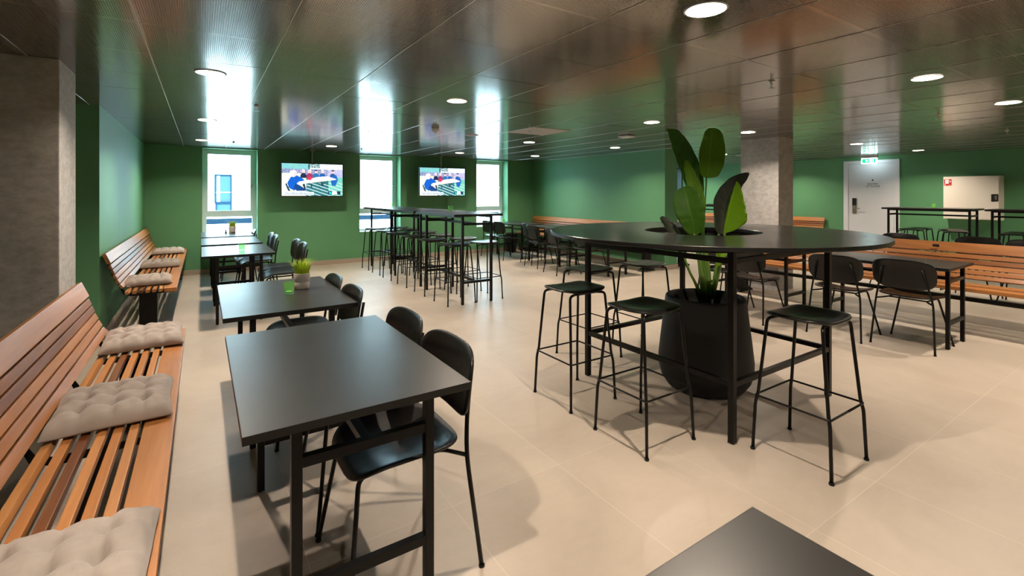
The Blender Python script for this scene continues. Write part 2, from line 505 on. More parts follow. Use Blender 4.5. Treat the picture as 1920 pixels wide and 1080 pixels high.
# concrete columns
b = MB(); b.span((-1.5, 3.86, 0), (-0.712, 4.3, H), bevel=0.006)
structure(b.build('trim_3', M_CONC))
b = MB(); b.span((6.80, 3.54, 0), (7.20, 4.10, H), bevel=0.006)
structure(b.build('trim_4', M_CONC))

# windows
def window(n, x0, x1, hinge):
    w = empty('window_%d' % n, ((x0 + x1) / 2, YB + 0.24, ZW0)); structure(w)
    hw = (x1 - x0) / 2; hh = ZW1 - ZW0; f = 0.065
    b = MB()
    b.span((-hw, 0, 0), (-hw + f, 0.07, hh)); b.span((hw - f, 0, 0), (hw, 0.07, hh))
    b.span((-hw + f, 0.002, hh - 0.06), (hw - f, 0.068, hh)); b.span((-hw + f, 0.002, 0), (hw - f, 0.068, 0.05))
    b.build('frame', M_FRAME, w)
    b = MB(); b.span((-hw + f, -0.005, 0.365), (hw - f, 0.06, 0.475)); b.build('transom', M_FRAME, w)
    b = MB(); g = 0.03
    b.span((hw - f - g, 0.01, 0.475), (hw - f, 0.05, hh - 0.06)); b.span((-hw + f, 0.01, 0.475), (-hw + f + 0.02, 0.05, hh - 0.06))
    b.span((-hw + f + .02, 0.012, hh - 0.085), (hw - f - g, 0.048, hh - 0.06))
    b.build('sash', M_WHITE, w)
    b = MB(); b.span((-hw + f + 0.018, 0.028, 0.476), (hw - f - g + 0.002, 0.034, hh - 0.084)); b.build('pane', M_PANE, w)
    b = MB(); b.span((-hw + f, 0.028, 0.05), (hw - f, 0.034, 0.364)); b.build('pane', M_PANE, w)
    b = MB(); b.box((hw - f - 0.015, 0.004, 0.93), (0.022, 0.012, 0.06)); b.tube(fillet([(hw - f - 0.015, 0.0, 0.94), (hw - f - 0.015, -0.045, 0.94), (hw - f - 0.075, -0.05, 0.90), (hw - f - 0.085, -0.05, 0.86)], 0.02), 0.006)
    b.build('handle', M_STEEL, w)
    b = MB(); b.span((-hw, -0.245, 0.0), (hw, 0, 0.012)); b.build('sill', M_WHITE, w)
for n, (x0, x1) in enumerate(WINS): window(n + 1, x0, x1, 1)

# outside: pale paving, dark strip and the white house opposite
M_PAVE = mat('pale_paving', (0.78, 0.78, 0.78, 1), 0.8)
NT(M_PAVE).bump(NT(M_PAVE).noise(30), 0.3, 0.01)
b = MB(); b.span((-60, YB + 0.46, -0.2), (80, 80, -0.02)); structure(b.build('ground', M_PAVE))
M_ASPH = mat('blue_grey_asphalt', (0.045, 0.10, 0.16, 1), 0.9, spec=0.0)
ta = NT(M_ASPH); ta.link(ta.mix(ta.noise(6, 5, ta.obj()), (0.004, 0.011, 0.020, 1), (0.013, 0.024, 0.038, 1)), ta.p.inputs['Base Color'])
b = MB(); b.span((-15, 25.6, -0.02), (50, 31.0, -0.012)); o = b.build('asphalt_strip', M_ASPH)
tag(o, 'dark blue-grey asphalt strip between pale paving outside the windows', 'road', kind='structure')
M_RENDER = mat('white_render', (0.85, 0.86, 0.88, 1), 0.9)
M_BLUEFR = mat('blue_grey_window_frame', (0.009, 0.024, 0.045, 1), 0.9, spec=0.0)
M_BLUEGL = mat('pale_blue_glazing', (0.036, 0.070, 0.095, 1), 0.9, spec=0.0)
hs = empty('white_house', (8, 36.0, -0.02)); tag(hs, 'sunlit white rendered house across the road behind the windows', 'building')
b = MB(); b.span((-22, 0, 0), (40, 6, 9.0)); b.build('facade', M_RENDER, hs)
# its window, seen through the left pane
wf = MB(); wx0, wx1, wz0, wz1 = -7.31, -6.34, 0.27, 2.64
wf.span((wx0, -0.12, wz0 + .55), (wx0 + 0.07, 0.0, wz1)); wf.span((wx1 - 0.07, -0.12, wz0), (wx1, 0.0, wz1))
wf.span((wx0 + .07, -0.12, wz1 - 0.08), (wx1 - .07, 0, wz1)); wf.span((wx0 + .02, -0.14, wz0 + 0.48), (wx1 - .07, 0, wz0 + 0.60)); wf.span((wx0 + 0.08, -0.12, wz0), (wx0 + 0.13, 0, wz0 + .48))
wfo = wf.build('window', M_BLUEFR, hs)
b = MB(); b.span((wx0 + .05, -0.05, wz0), (wx1 - .05, -0.04, wz1 - 0.05)); b.build('pane', M_BLUEGL, wfo)
b = MB(); b.span((wx0 + .07, -0.07, wz0 + 1.2), (wx1 - .07, -0.05, wz0 + 1.23)); b.span((wx0 + .13, -0.07, wz0 + .60), (wx0 + .30, -0.05, wz1 - 0.1)); b.build('curtain', M_RENDER, wfo)

# ------------------------------------------------------------------ downlights
def downlight():
    r = empty('ceiling_downlight')
    b = MB(); b.lathe([(0.083, 0.001), (0.092, 0.0), (0.092, -0.003), (0.086, -0.005), (0.083, -0.004), (0.082, 0.001)], seg=32); b.build('trim_ring', M_WHITE, r)
    b = MB(); b.lathe([(0.0, -0.006), (0.080, -0.005), (0.083, -0.003), (0.083, 0.001), (0, 0.001)], seg=32); b.build('diffuser', M_LAMP, r)
    L = bpy.data.lights.new('downlight_lamp', 'AREA'); L.shape = 'DISK'; L.size = 0.032; L.energy = LAMP_W; L.color = LAMP_COL; L.spread = radians(138)
    lo = bpy.data.objects.new('lamp', L); COL.objects.link(lo); lo.parent = r; lo.location = (0, 0, -0.012)
    return r
DL = Proto(downlight)
LX = [0.05, 1.85, 4.25, 6.0, 8.95, 11.2]
vis = {
 (0.05, 3.74): 'ceiling downlight nearest the left concrete column', (0.05, 6.16): 'ceiling downlight over the left bench row, second from the window wall',
 (0.01, 8.5): 'small ceiling downlight right in front of the left window', (1.85, 3.70): 'ceiling downlight in the aisle in front of the right television',
 (1.88, 6.12): 'ceiling downlight between the televisions, washed out by a window reflection', (1.84, 8.40): 'ceiling downlight at the top right of the left television',
 (1.84, 1.27): 'largest ceiling downlight, cut close to the top edge of the picture', (4.24, 3.61): 'ceiling downlight just left of the tall plant leaves',
 (4.29, 6.07): 'ceiling downlight left of the middle, near the pale ceiling panel', (4.26, 8.40): 'ceiling downlight at the top right of the right television',
 (4.21, 1.18): 'big ceiling downlight at upper right above the high tables', (5.96, 1.11): 'ceiling downlight at the right edge of the picture',
 (5.99, 3.51): 'ceiling downlight directly before the middle concrete column', (6.04, 5.95): 'ceiling downlight above the bench on the middle green wall',
 (5.97, 8.23): 'ceiling downlight in the corner above the far wall bench', (8.86, 3.37): 'ceiling downlight in front of the white door',
 (11.11, 3.24): 'ceiling downlight between the white door and the hose cabinet', (8.95, 5.79): 'ceiling downlight seen between the tall leaf and the middle column'}
for (x, y), lb in vis.items():
    DL.place((x, y, H - 0.002), 0, lb, 'ceiling light', 'round ceiling downlights')
for x, y in [(11.2, 5.79), (8.9, 8.2), (11.2, 8.2), (8.9, 0.95), (11.2, 0.95), (0.05, -1.2), (1.85, -1.2), (4.25, -1.2), (6.0, -1.2), (8.95, -1.2), (11.2, -1.2), (0.05, -3.6), (4.25, -3.6), (8.95, -3.6), (0.05, 1.25)]:
    DL.place((x, y, H - 0.002), 0, 'ceiling downlight in the part of the room behind the viewer or behind walls', 'ceiling light', 'ceiling downlights out of the picture')

# ------------------------------------------------------------------ tables
def table_fn(W_, L_, Ht, lx, ly, zr, zlow, longlow, th_=0.025):
    def fn():
        r = empty('high_table' if Ht > 1 else 'dining_table')
        b = MB(); b.box((0, 0, Ht - th_ / 2), (W_, L_, th_), bevel=0.0015).edge_material(); b.build('tabletop', [M_TOP, M_EDGE], r)
        s = 0.030
        for sx in (-1, 1):
            for sy in (-1, 1):
                b = MB(); b.box((sx * lx, sy * ly, (Ht - th_) / 2 + 0.002), (s, s, Ht - th_ - 0.004), bevel=0.002)
                b.lathe([(0.0, 0), (0.011, 0), (0.011, 0.006), (0, 0.006)], (sx * lx, sy * ly, 0), 12)
                b.build('leg', M_BLACK, r)
        b = MB()
        for sy in (-1, 1):
            b.box((0, sy * ly, zr), (2 * lx - s, s * 0.9, s), bevel=0.001)
        b.box((0, 0, zr), (s, 2 * ly - s, s * 0.9), bevel=0.001)
        if Ht > 1:
            for sx in (-1, 1): b.box((sx * lx, 0, Ht - th_ - 0.012), (s * 0.8, 2 * ly - s, 0.02))
        b.build('upper_rail', M_BLACK, r)
        if longlow:
            b = MB()
            for sy in (-1, 1): b.box((0, sy * ly, zlow), (2 * lx - s, s * 0.9, s), bevel=0.001)
            b.box((0, 0, zlow), (s, 2 * ly - s, s * 0.9), bevel=0.001)
            b.build('stretcher', M_BLACK, r)
        else:
            for sy in (-1, 1): MB().box((0, sy * ly, zlow), (2 * lx - s, s * 0.9, s), bevel=0.001).build('stretcher', M_BLACK, r)
        return r
    return fn
TBL = Proto(table_fn(0.69, 1.08, 0.73, 0.205, 0.495, 0.60, 0.225, False))
BAR = Proto(table_fn(0.69, 1.24, 1.125, 0.205, 0.5575, 1.0, 0.277, True, 0.03))
G_T = 'black dining tables'
TBL.place((0.435, 1.99, 0), 0, 'black dining table fully in view nearest the camera beside the left bench', 'table', G_T)
TBL.place((0.437, 3.42, 0), 0, 'black dining table holding a potted grass and a green glass, second nearest on the left', 'table', G_T)
TBL.place((0.343, 6.37, 0), 0, 'black dining table with one green glass by the far left bench', 'table', G_T)
TBL.place((0.338, 7.67, 0), 0, 'black dining table with nothing on it, second from the left window', 'table', G_T)
TBL.place((0.335, 8.93, 0), 0, 'black dining table with a small potted grass right under the left window', 'table', G_T)
TBL.place((0.613, 0.012, 0), 0, 'black tabletop corner cut off by the bottom edge of the picture', 'table', G_T)
TBL.place((5.735, 1.90, 0), 0, 'black dining table in front of the long orange bench at right', 'table', G_T)
TBL.place((5.735, 3.29, 0), 0, 'black dining table half hidden under the round table, left of the right-hand one', 'table', G_T)
TBL.place((5.84, 6.20, 0), 0, 'black dining table at the near end of the middle wall bench', 'table', G_T)
TBL.place((5.84, 7.48, 0), 0, 'black dining table in the middle of the row by the middle green wall', 'table', G_T)
TBL.place((5.85, 8.75, 0), 0, 'black dining table with a green glass in the far corner by the right window', 'table', G_T)
G_B = 'high black bar tables in a row by the windows'
BAR.place((2.905, 5.805, 0), 0, 'high black bar table nearest the camera in the row of three by the windows', 'table', G_B)
BAR.place((2.925, 7.19, 0), 0, 'high black bar table in the middle of the row of three', 'table', G_B)
BAR.place((2.92, 8.49, 0), 0, 'high black bar table closest to the window wall, between the televisions', 'table', G_B)
G_B2 = 'high black bar tables in front of the hose cabinet'
BAR.place((10.90, 3.0, 0), 0, 'high black bar table with a green glass in front of the white cabinet', 'table', G_B2)
BAR.place((10.93, 1.62, 0), 0, 'high black bar table running off the right edge of the picture', 'table', G_B2)
BAR.place((10.25, 6.9, 0), 0, 'far high bar table seen between the plant leaves', 'table', 'far seating behind the middle wall')

# round high table with an opening for the plant
CT = (3.015, 2.115)
rt = tag(empty('round_high_table', (CT[0], CT[1], 0)), 'large round high black table with a plant growing through its centre hole', 'table')
b = MB(); b.lathe([(0.392, 1.088), (1.083, 1.088), (1.085, 1.090), (1.085, 1.110), (1.083, 1.112), (0.394, 1.112), (0.392, 1.110)], seg=120, closed=True, smooth=False)
bmesh.ops.recalc_face_normals(b.bm, faces=b.bm.faces); b.edge_material(); b.build('tabletop', [M_TOPR, M_EDGE], rt)
b = MB(); b.lathe([(0.394, 1.0), (0.400, 1.0), (0.400, 1.088), (0.394, 1.088)], seg=96, closed=True); b.build('hole_collar', M_BLACK, rt)
lx, ly = 0.560, 0.585
for sx in (-1, 1):
    for sy in (-1, 1):
        b = MB(); b.box((sx * lx, sy * ly, 0.546), (0.034, 0.034, 1.084), bevel=0.002)
        b.lathe([(0, 0), (0.012, 0), (0.012, 0.006), (0, 0.006)], (sx * lx, sy * ly, 0), 12); b.build('leg', M_BLACK, rt)
for nm, z in (('upper_rail', 1.005), ('stretcher', 0.325)):
    b = MB()
    for s_ in (-1, 1):
        b.box((s_ * lx, 0, z), (0.028, 2 * ly - 0.034, 0.030), bevel=0.001); b.box((0, s_ * ly, z), (2 * lx - 0.034, 0.028, 0.030), bevel=0.001)
    b.build(nm, M_BLACK, rt)

# ------------------------------------------------------------------ bar stools
def stool():
    r = empty('bar_stool')
    a_, b_ = 0.185, 0.165
    def fn(x, y):
        ex = abs(x) / a_; ey = abs(y) / b_
        z = 0.754 - 0.010 * ex ** 9 - 0.018 * ey ** 7 - 0.015 * (1 - ex ** 2) * (1 - ey ** 2) + 0.004 * ex ** 2
        return Vector((x, y, z))
    b = MB(); b.shell(superell(a_, b_, 3.6, 48), fn, 0.012, 9); b.build('seat', M_SEAT, r)
    zr = 0.295
    for sx in (-1, 1):
        for sy in (-1, 1):
            f = lambda q, z: (sx * q, sy * q * 1.0, z)
            pts = [(sx * 0.10, sy * 0.118, 0.718), (sx * 0.152, sy * 0.135, 0.714), (sx * 0.176, sy * 0.172, zr + 0.01), (sx * 0.184, sy * 0.182, zr - 0.035), (sx * 0.193, sy * 0.192, 0.006)]
            b = MB(); b.tube(fillet(pts, 0.035), 0.0085, 10)
            b.lathe([(0, 0), (0.012, 0), (0.012, 0.010), (0, 0.010)], (sx * 0.193, sy * 0.192, 0), 12)
            b.build('leg', M_BLACK, r)
    b = MB(); q, q2 = 0.186, 0.183
    b.tube(fillet([(0, -q2, zr), (q, -q2, zr), (q, q2, zr), (-q, q2, zr), (-q, -q2, zr), (0, -q2, zr)], 0.014, 4), 0.0055, 8); b.build('footrest', M_BLACK, r)
    b = MB(); b.tube([(-0.10, -0.118, 0.718), (0.10, -0.118, 0.718)], 0.0075); b.tube([(-0.10, 0.118, 0.718), (0.10, 0.118, 0.718)], 0.0075)
    b.box((0, 0, 0.724), (0.03, 0.25, 0.006)); b.build('seat_frame', M_BLACK, r)
    return r
ST = Proto(stool)
def st(x, y, rz, lb, g): ST.place((x, y, 0), radians(rz), lb, 'stool', g)
G_R = 'black bar stools around the round table'
st(2.135, 2.485, 0, 'black bar stool at the left edge of the round table, beside its left leg', G_R)
st(2.12, 1.865, 0, 'black bar stool in front of the big pot, a bright patch on its seat', G_R)
st(2.69, 1.245, 0, 'black bar stool closest to the camera, right of the round table legs', G_R)
st(2.77, 3.04, 1, 'black bar stool behind the left stools, partly under the round table rim', G_R)
st(3.37, 2.97, -1, 'black bar stool at the far side of the round table, left of the pot', G_R)
ordn = ['nearest', 'second nearest', 'third nearest', 'fourth nearest', 'fifth nearest', 'sixth and farthest']
for k, y in enumerate([5.465, 6.155, 6.84, 7.525, 8.10, 8.735]):
    st(2.70, y, random.uniform(-1.5, 1.5), 'black bar stool %s on the left of the window bar tables' % ordn[k], 'black bar stools at the bar tables by the windows')
for k, y in enumerate([5.495, 6.068, 6.80, 7.45, 8.15, 8.75]):
    st(3.125, y, random.uniform(-1.5, 1.5), 'black bar stool %s on the right of the window bar tables' % ordn[k], 'black bar stools at the bar tables by the windows')
G_S2 = 'black bar stools at the right-hand high tables'
st(10.68, 3.22, 0, 'black bar stool in front of the white door, near side of the high table', G_S2)
st(11.12, 3.22, 0, 'black bar stool behind the left end of the high table at right', G_S2)
st(10.68, 2.60, 0, 'black bar stool below the hose cabinet, near side of the high table', G_S2)
st(11.12, 2.78, 0, 'black bar stool below the hose cabinet, far side of the high table', G_S2)
st(10.68, 1.93, 0, 'black bar stool at the right picture edge, near side of the high table', G_S2)
st(11.12, 1.95, 0, 'black bar stool at the right picture edge, far side of the high table', G_S2)

# ------------------------------------------------------------------ chairs
def chair():
    r = empty('dining_chair')   # faces +x
    a_, b_ = 0.205, 0.215
    def fs(x, y):
        ex = x / a_; ey = abs(y) / b_
        z = 0.457 - (0.045 * max(0, ex) ** 4) + 0.018 * ey ** 3 - 0.014 * (1 - ey ** 2) * (1 - ex * ex) + 0.012 * max(0, -ex) ** 3
        return Vector((x + 0.015, y, z))
    b = MB(); b.shell(superell(a_, b_, 4.2, 52), fs, 0.012, 9); b.build('seat', M_SEAT, r)
    def fb(y, z):
        ey = abs(y) / 0.232; zz = z / 0.132
        x = -0.220 - 0.035 * zz * 0.5 + 0.036 * ey ** 2.2 - 0.010 * (max(0, zz) ** 3)
        return Vector((x, y, 0.664 + z))
    ol = []
    for (y, z) in superell(0.232, 0.132, 3.8, 52):
        if z < 0: y *= 1 - 0.06 * (-z / 0.132) ** 2
        ol.append((y, z))
    b = MB(); b.shell(ol, fb, 0.012, 9); b.build('backrest', M_SEAT, r)
    for sy in (-1, 1):
        # rear leg runs on up behind the backrest
        pts = [(-0.240, sy * 0.232, 0.006), (-0.190, sy * 0.207, 0.42), (-0.206, sy * 0.180, 0.55), (-0.246, sy * 0.145, 0.72)]
        b = MB(); b.tube(fillet(pts, 0.06), 0.0085, 10)
        b.lathe([(0, 0), (0.011, 0), (0.011, 0.009), (0, 0.009)], (-0.240, sy * 0.232, 0), 12); b.build('leg', M_BLACK, r)
        pts = [(0.10, sy * 0.135, 0.424), (0.184, sy * 0.140, 0.418), (0.240, sy * 0.232, 0.006)]
        b = MB(); b.tube(fillet(pts, 0.03), 0.0085, 10)
        b.lathe([(0, 0), (0.011, 0), (0.011, 0.009), (0, 0.009)], (0.240, sy * 0.232, 0), 12); b.build('leg', M_BLACK, r)
    b = MB()
    for sy in (-1, 1): b.tube(fillet([(0.13, sy * 0.14, 0.424), (-0.12, sy * 0.140, 0.428), (-0.191, sy * 0.207, 0.416)], 0.03), 0.0075, 8)
    b.tube([(-0.10, -0.14, 0.428), (-0.10, 0.14, 0.428)], 0.0065); b.tube([(0.12, -0.14, 0.424), (0.12, 0.14, 0.424)], 0.0065)
    b.build('seat_frame', M_BLACK, r)
    return r
CHR = Proto(chair)
def ch(x, y, deg, lb, g): CHR.place((x, y, 0), radians(deg), lb, 'chair', g)
G_L = 'black chairs along the left row of tables'
ch(0.628, 1.765, 180, 'black chair nearest the camera, daylight shining blue on its seat', G_L)
ch(0.632, 2.262, 180, 'black chair behind the nearest one at the same left table', G_L)
ch(0.578, 3.05, 180, 'black chair at the near end of the table with the potted grass', G_L)
ch(0.578, 3.55, 180, 'black chair at the far end of the table with the potted grass', G_L)
ch(0.805, 6.17, 180, 'black chair at the near end of the table with one green glass', G_L)
ch(0.805, 6.65, 180, 'black chair at the far end of the table with one green glass', G_L)
ch(0.66, 7.52, 180, 'black chair at the near end of the bare table near the left window', G_L)
ch(0.66, 7.98, 180, 'black chair at the far end of the bare table near the left window', G_L)
ch(0.50, 8.86, 180, 'black chair mostly hidden behind the table under the left window', G_L)
G_RC = 'black chairs in front of the orange right bench'
ch(5.445, 1.637, 0, 'black chair rightmost at the table by the orange bench, its back to the camera', G_RC)
ch(5.31, 2.137, 2, 'black chair second from the right by the orange bench, its back to the camera', G_RC)
ch(5.155, 2.95, 0, 'black chair just right of the big pot with the round table over it', G_RC)
ch(5.36, 3.44, 0, 'black chair hidden mostly behind the round table rail, right of the plant stalks', G_RC)
G_MC = 'black chairs at the tables by the middle green wall'
ch(5.44, 5.97, 0, 'black chair at the near end of the middle wall tables, beside the round table leg', G_MC)
ch(5.237, 6.42, -9, 'black chair turned slightly, second along the middle wall tables', G_MC)
ch(5.40, 7.23, -4, 'black chair third along the middle wall tables, hiding part of the fourth', G_MC)
ch(5.58, 7.64, -7, 'black chair fourth along the middle wall tables, pushed further in than the others', G_MC)
ch(5.44, 8.51, 0, 'black chair with a pale lit seat in the far corner, nearer of the two', G_MC)
ch(5.43, 8.96, 0, 'black chair in the far corner closest to the right window', G_MC)
G_F = 'black chairs behind the orange bench at right'
ch(8.52, 1.42, 180, 'black chair top showing over the orange bench at the right picture edge', G_F)
ch(8.55, 1.92, 180, 'black chair top showing over the orange bench below the hose cabinet', G_F)
ch(8.45, 2.74, 180, 'black chair top with a bright rim at the right tip of the round table', G_F)
ch(10.6, 6.1, 90, 'far black chair glimpsed between the plant leaves', 'far seating behind the middle wall')

# ------------------------------------------------------------------ slatted benches
def bench_parts(name, L, zs=1.0, ped=(0.25,), mirror=False, beam=True):
    """local x: 0 = back (outer edge of the back top) to 0.56 = seat front; y 0..L"""
    r = empty(name); rnd = random.Random(len(name) + int(L * 10) + int(zs * 100))
    def ry(a): return Matrix.Rotation(a, 3, 'Y')
    Zb = lambda z: 0.46 + (z - 0.46) * zs
    back = [(0.030, 0.777, 0.098, 0.030, 22)]
    for (x, z, a) in [(0.058, 0.700, 20), (0.074, 0.652, 20), (0.090, 0.604, 22), (0.109, 0.557, 26), (0.134, 0.512, 36)]:
        back.append((x, z, 0.041, 0.020, a))
    b = MB()
    for (x, z, h, w, a) in back:
        # a lean: the slat's long side tips away from the sitter
        b.box((x, L / 2, Zb(z)), (w, L, h * zs), ry(radians(-a)), tone=rnd.uniform(0.25, 0.75), bevel=0.003)
    b.build('backrest', M_WOOD, r)
    b = MB()
    for k, x in enumerate([0.178, 0.231, 0.281, 0.331, 0.381, 0.431]):
        b.box((x, L / 2, 0.446), (0.030, L, 0.028), ry(radians(-14 if k == 0 else 0)), tone=rnd.uniform(0.15, 1.0), bevel=0.003)
    b.build('seat', M_WOOD, r)
    b = MB(); b.box((0.510, L / 2, 0.4425), (0.100, L, 0.035), tone=0.72, bevel=0.003); b.build('front_board', M_WOOD, r)
    # steel ribs that carry the slats
    ys = [0.12 + i * (L - 0.24) / max(1, round(L / 0.8)) for i in range(round(L / 0.8) + 1)]
    for y in ys:
        b = MB()
        P = [(0.545, 0.424), (0.200, 0.424), (0.155, 0.440)] + [(x - 0.018, Zb(z)) for (x, z, h, w, a) in back[::-1]] + [(0.0, Zb(0.80))]
        Q = [(0.545, 0.402), (0.200, 0.392), (0.138, 0.420)] + [(x - 0.034, Zb(z)) for (x, z, h, w, a) in back[::-1]] + [(-0.006, Zb(0.80))]
        for i in range(len(P) - 1):
            b.prism([(P[i][0], y - 0.003, P[i][1]), (P[i + 1][0], y - 0.003, P[i + 1][1]), (Q[i + 1][0], y - 0.003, Q[i + 1][1]), (Q[i][0], y - 0.003, Q[i][1])], (0, 0.006, 0))
        b.build('bracket', M_BLACK, r)
    for y in ped:
        b = MB(); b.box((0.32, y, 0.205), (0.145, 0.09, 0.386), bevel=0.004)
        b.box((0.32, y, 0.394), (0.30, 0.08, 0.012))
        b.prism([(0.14, y - 0.05, 0.0), (0.50, y - 0.05, 0.0), (0.47, y - 0.05, 0.028), (0.40, y - 0.05, 0.055), (0.24, y - 0.05, 0.055), (0.17, y - 0.05, 0.028)], (0, 0.10, 0))
        b.build('pedestal', M_BLACK, r)
    if beam:
        b = MB(); b.box((0.32, (ped[0] + ped[-1]) / 2, 0.318), (0.05, abs(ped[-1] - ped[0]), 0.04), bevel=0.003); b.build('beam', M_BLACK, r)
    return r
def bench(name, x, y, L, zs, ped, label, flip=False, group=None):
    r = bench_parts(name, L, zs, ped); r.location = (x, y, 0)
    if flip: r.rotation_euler = (0, 0, pi); r.location = (x, y + L, 0)
    tag(r, label, 'bench', group); return r
G_BE = 'slatted wooden benches'
# left side benches: back at low x
bench('slatted_bench', -0.652, 0.02, 3.93, 1.0, (0.30, 3.62), 'long slatted reddish wood bench at lower left with three taupe cushions, nearest the camera', group=G_BE)
bench('slatted_bench', -0.764, 5.70, 3.95, 1.0, (0.28, 3.6), 'slatted wood bench against the green wall below the left corner with three cushions', group=G_BE)
# right side: back at high x -> rotated half a turn
bench('slatted_bench', 6.785, 0.02, 4.0, 1.085, (0.15, 3.60), 'long orange slatted bench at right in front of the middle concrete column', True, G_BE)
bench('slatted_bench', 6.975, 5.72, 3.93, 1.0, (0.3, 3.86), 'slatted wood bench along the middle green wall behind the round table', True, G_BE)
bench('slatted_bench', 12.07, 5.22, 4.0, 1.0, (0.3, 3.7), 'slatted wood bench on the far right wall between column and white door', True, G_BE)
bench('slatted_bench', 7.37, 5.70, 3.93, 1.0, (0.12, 3.6), 'slatted bench on the back side of the middle wall, only its foot showing', False, G_BE)
bp = MB(); bp.box((6.695, 1.80, 0.815), (0.012, 0.055, 0.03)); o = bp.build('bench_connector', M_DARKPL)
tag(o, 'small black connector plate on the top slat of the orange bench at right', 'bracket')

# ------------------------------------------------------------------ cushions
def cushion_mesh(w, d, seed):
    rnd = random.Random(seed); N = 44
    b = MB(); bm = b.bm
    tx = [-0.5, 0.0, 0.5]
    ph = [rnd.uniform(0, 6.28) for _ in range(6)]
    def top(u, v):
        ed = (max(0, 1 - abs(u) ** 5) * max(0, 1 - abs(v) ** 5)) ** 0.42
        h = 0.068 * ed
        for a in tx:
            for c in tx:
                r2 = ((u - a) ** 2 + (v - c) ** 2) / 0.010
                h -= 0.038 * math.exp(-r2) * (0.4 + 0.6 * ed)
        for a in tx:
            h -= 0.014 * math.exp(-((u - a) / 0.055) ** 2) * ed * (0.75 + 0.25 * sin(6 * v + ph[0]))
            h -= 0.014 * math.exp(-((v - a) / 0.055) ** 2) * ed * (0.75 + 0.25 * sin(6 * u + ph[1]))
        h += 0.0028 * sin(17 * u + 9 * v + ph[2]) * ed + 0.002 * sin(29 * v - 13 * u + ph[3]) * ed
        return max(0.004, h)
    T, B = [], []
    for i in range(N + 1):
        T.append([]); B.append([])
        for j in range(N + 1):
            u = -1 + 2 * i / N; v = -1 + 2 * j / N
            # even out towards edges, sides bow in slightly between the corners
            uu = math.copysign(1 - (1 - abs(u)) ** 1.5, u) if abs(u) > 0 else 0
            vv = math.copysign(1 - (1 - abs(v)) ** 1.5, v) if abs(v) > 0 else 0
            cx = 1 - 0.045 * (1 - vv * vv); cy_ = 1 - 0.045 * (1 - uu * uu)
            wob = 1 + 0.008 * sin(5 * uu + ph[4]) + 0.008 * sin(5 * vv + ph[5])
            x = uu * w / 2 * cx * wob; y = vv * d / 2 * cy_ * wob
            h = top(uu, vv)
            T[-1].append(bm.verts.new((x, y, 0.018 + h)))
            ed = (max(0, 1 - abs(uu) ** 6) * max(0, 1 - abs(vv) ** 6)) ** 0.5
            B[-1].append(bm.verts.new((x, y, 0.016 * (1 - ed) + 0.001)))
    for i in range(N):
        for j in range(N):
            f = bm.faces.new((T[i][j], T[i + 1][j], T[i + 1][j + 1], T[i][j + 1])); f.smooth = True
            f = bm.faces.new((B[i][j], B[i][j + 1], B[i + 1][j + 1], B[i + 1][j])); f.smooth = True
    for i in range(N):
        for (a, c, d1, e) in ((T[i][0], T[i + 1][0], B[i + 1][0], B[i][0]), (T[i][N], T[i + 1][N], B[i + 1][N], B[i][N]), (T[0][i], T[0][i + 1], B[0][i + 1], B[0][i]), (T[N][i], T[N][i + 1], B[N][i + 1], B[N][i])):
            f = bm.faces.new((a, c, d1, e)); f.smooth = True
    return b
def cushion(x, y, deg, label, seed, w=0.40, d=0.44, tagside=None):
    r = empty('seat_cushion', (x, y, 0.461), radians(deg))
    cushion_mesh(w, d, seed).build('cover', M_CLOTH, r)
    if tagside:
        b = MB(); b.box((tagside[0], tagside[1], 0.02), (0.028, 0.004, 0.016)); b.build('label_tab', M_WHITE, r)
    tag(r, label, 'cushion', 'taupe tufted cushions on the left benches'); return r
cushion(-0.300, 3.70, 3, 'tufted taupe cushion at the far end of the near bench', 1, tagside=(-0.19, 0.222))
cushion(-0.305, 2.60, 2, 'tufted taupe cushion in the middle of the near bench', 2)
cushion(-0.300, 1.46, -1, 'tufted taupe cushion cut by the bottom left picture edge', 3)
cushion(-0.455, 6.12, 3, 'tufted taupe cushion at the near end of the far left bench, white label showing', 4, tagside=(-0.15, -0.222))
cushion(-0.43, 7.48, 1, 'tufted taupe cushion in the middle of the far left bench', 5)
cushion(-0.42, 9.02, 1, 'tufted taupe cushion on the far left bench beside the window wall', 6)

# ------------------------------------------------------------------ planter and plant
pt = tag(empty('planter_pot', (3.025, 2.095, 0)), 'big charcoal tapered pot standing under the round table', 'pot')
b = MB(); b.lathe([(0, 0), (0.225, 0.0), (0.262, 0.02), (0.300, 0.075), (0.318, 0.15), (0.320, 0.21), (0.308, 0.32), (0.290, 0.47), (0.272, 0.625), (0.268, 0.642), (0.258, 0.650), (0.245, 0.648), (0.236, 0.636), (0.234, 0.60), (0.236, 0.52), (0, 0.52)], seg=72)
b.build('pot_body', M_POT, pt)
b = MB(); b.lathe([(0, 0.555), (0.12, 0.56), (0.236, 0.55), (0.236, 0.53), (0, 0.53)], seg=36); b.build('soil', M_SOIL, pt)

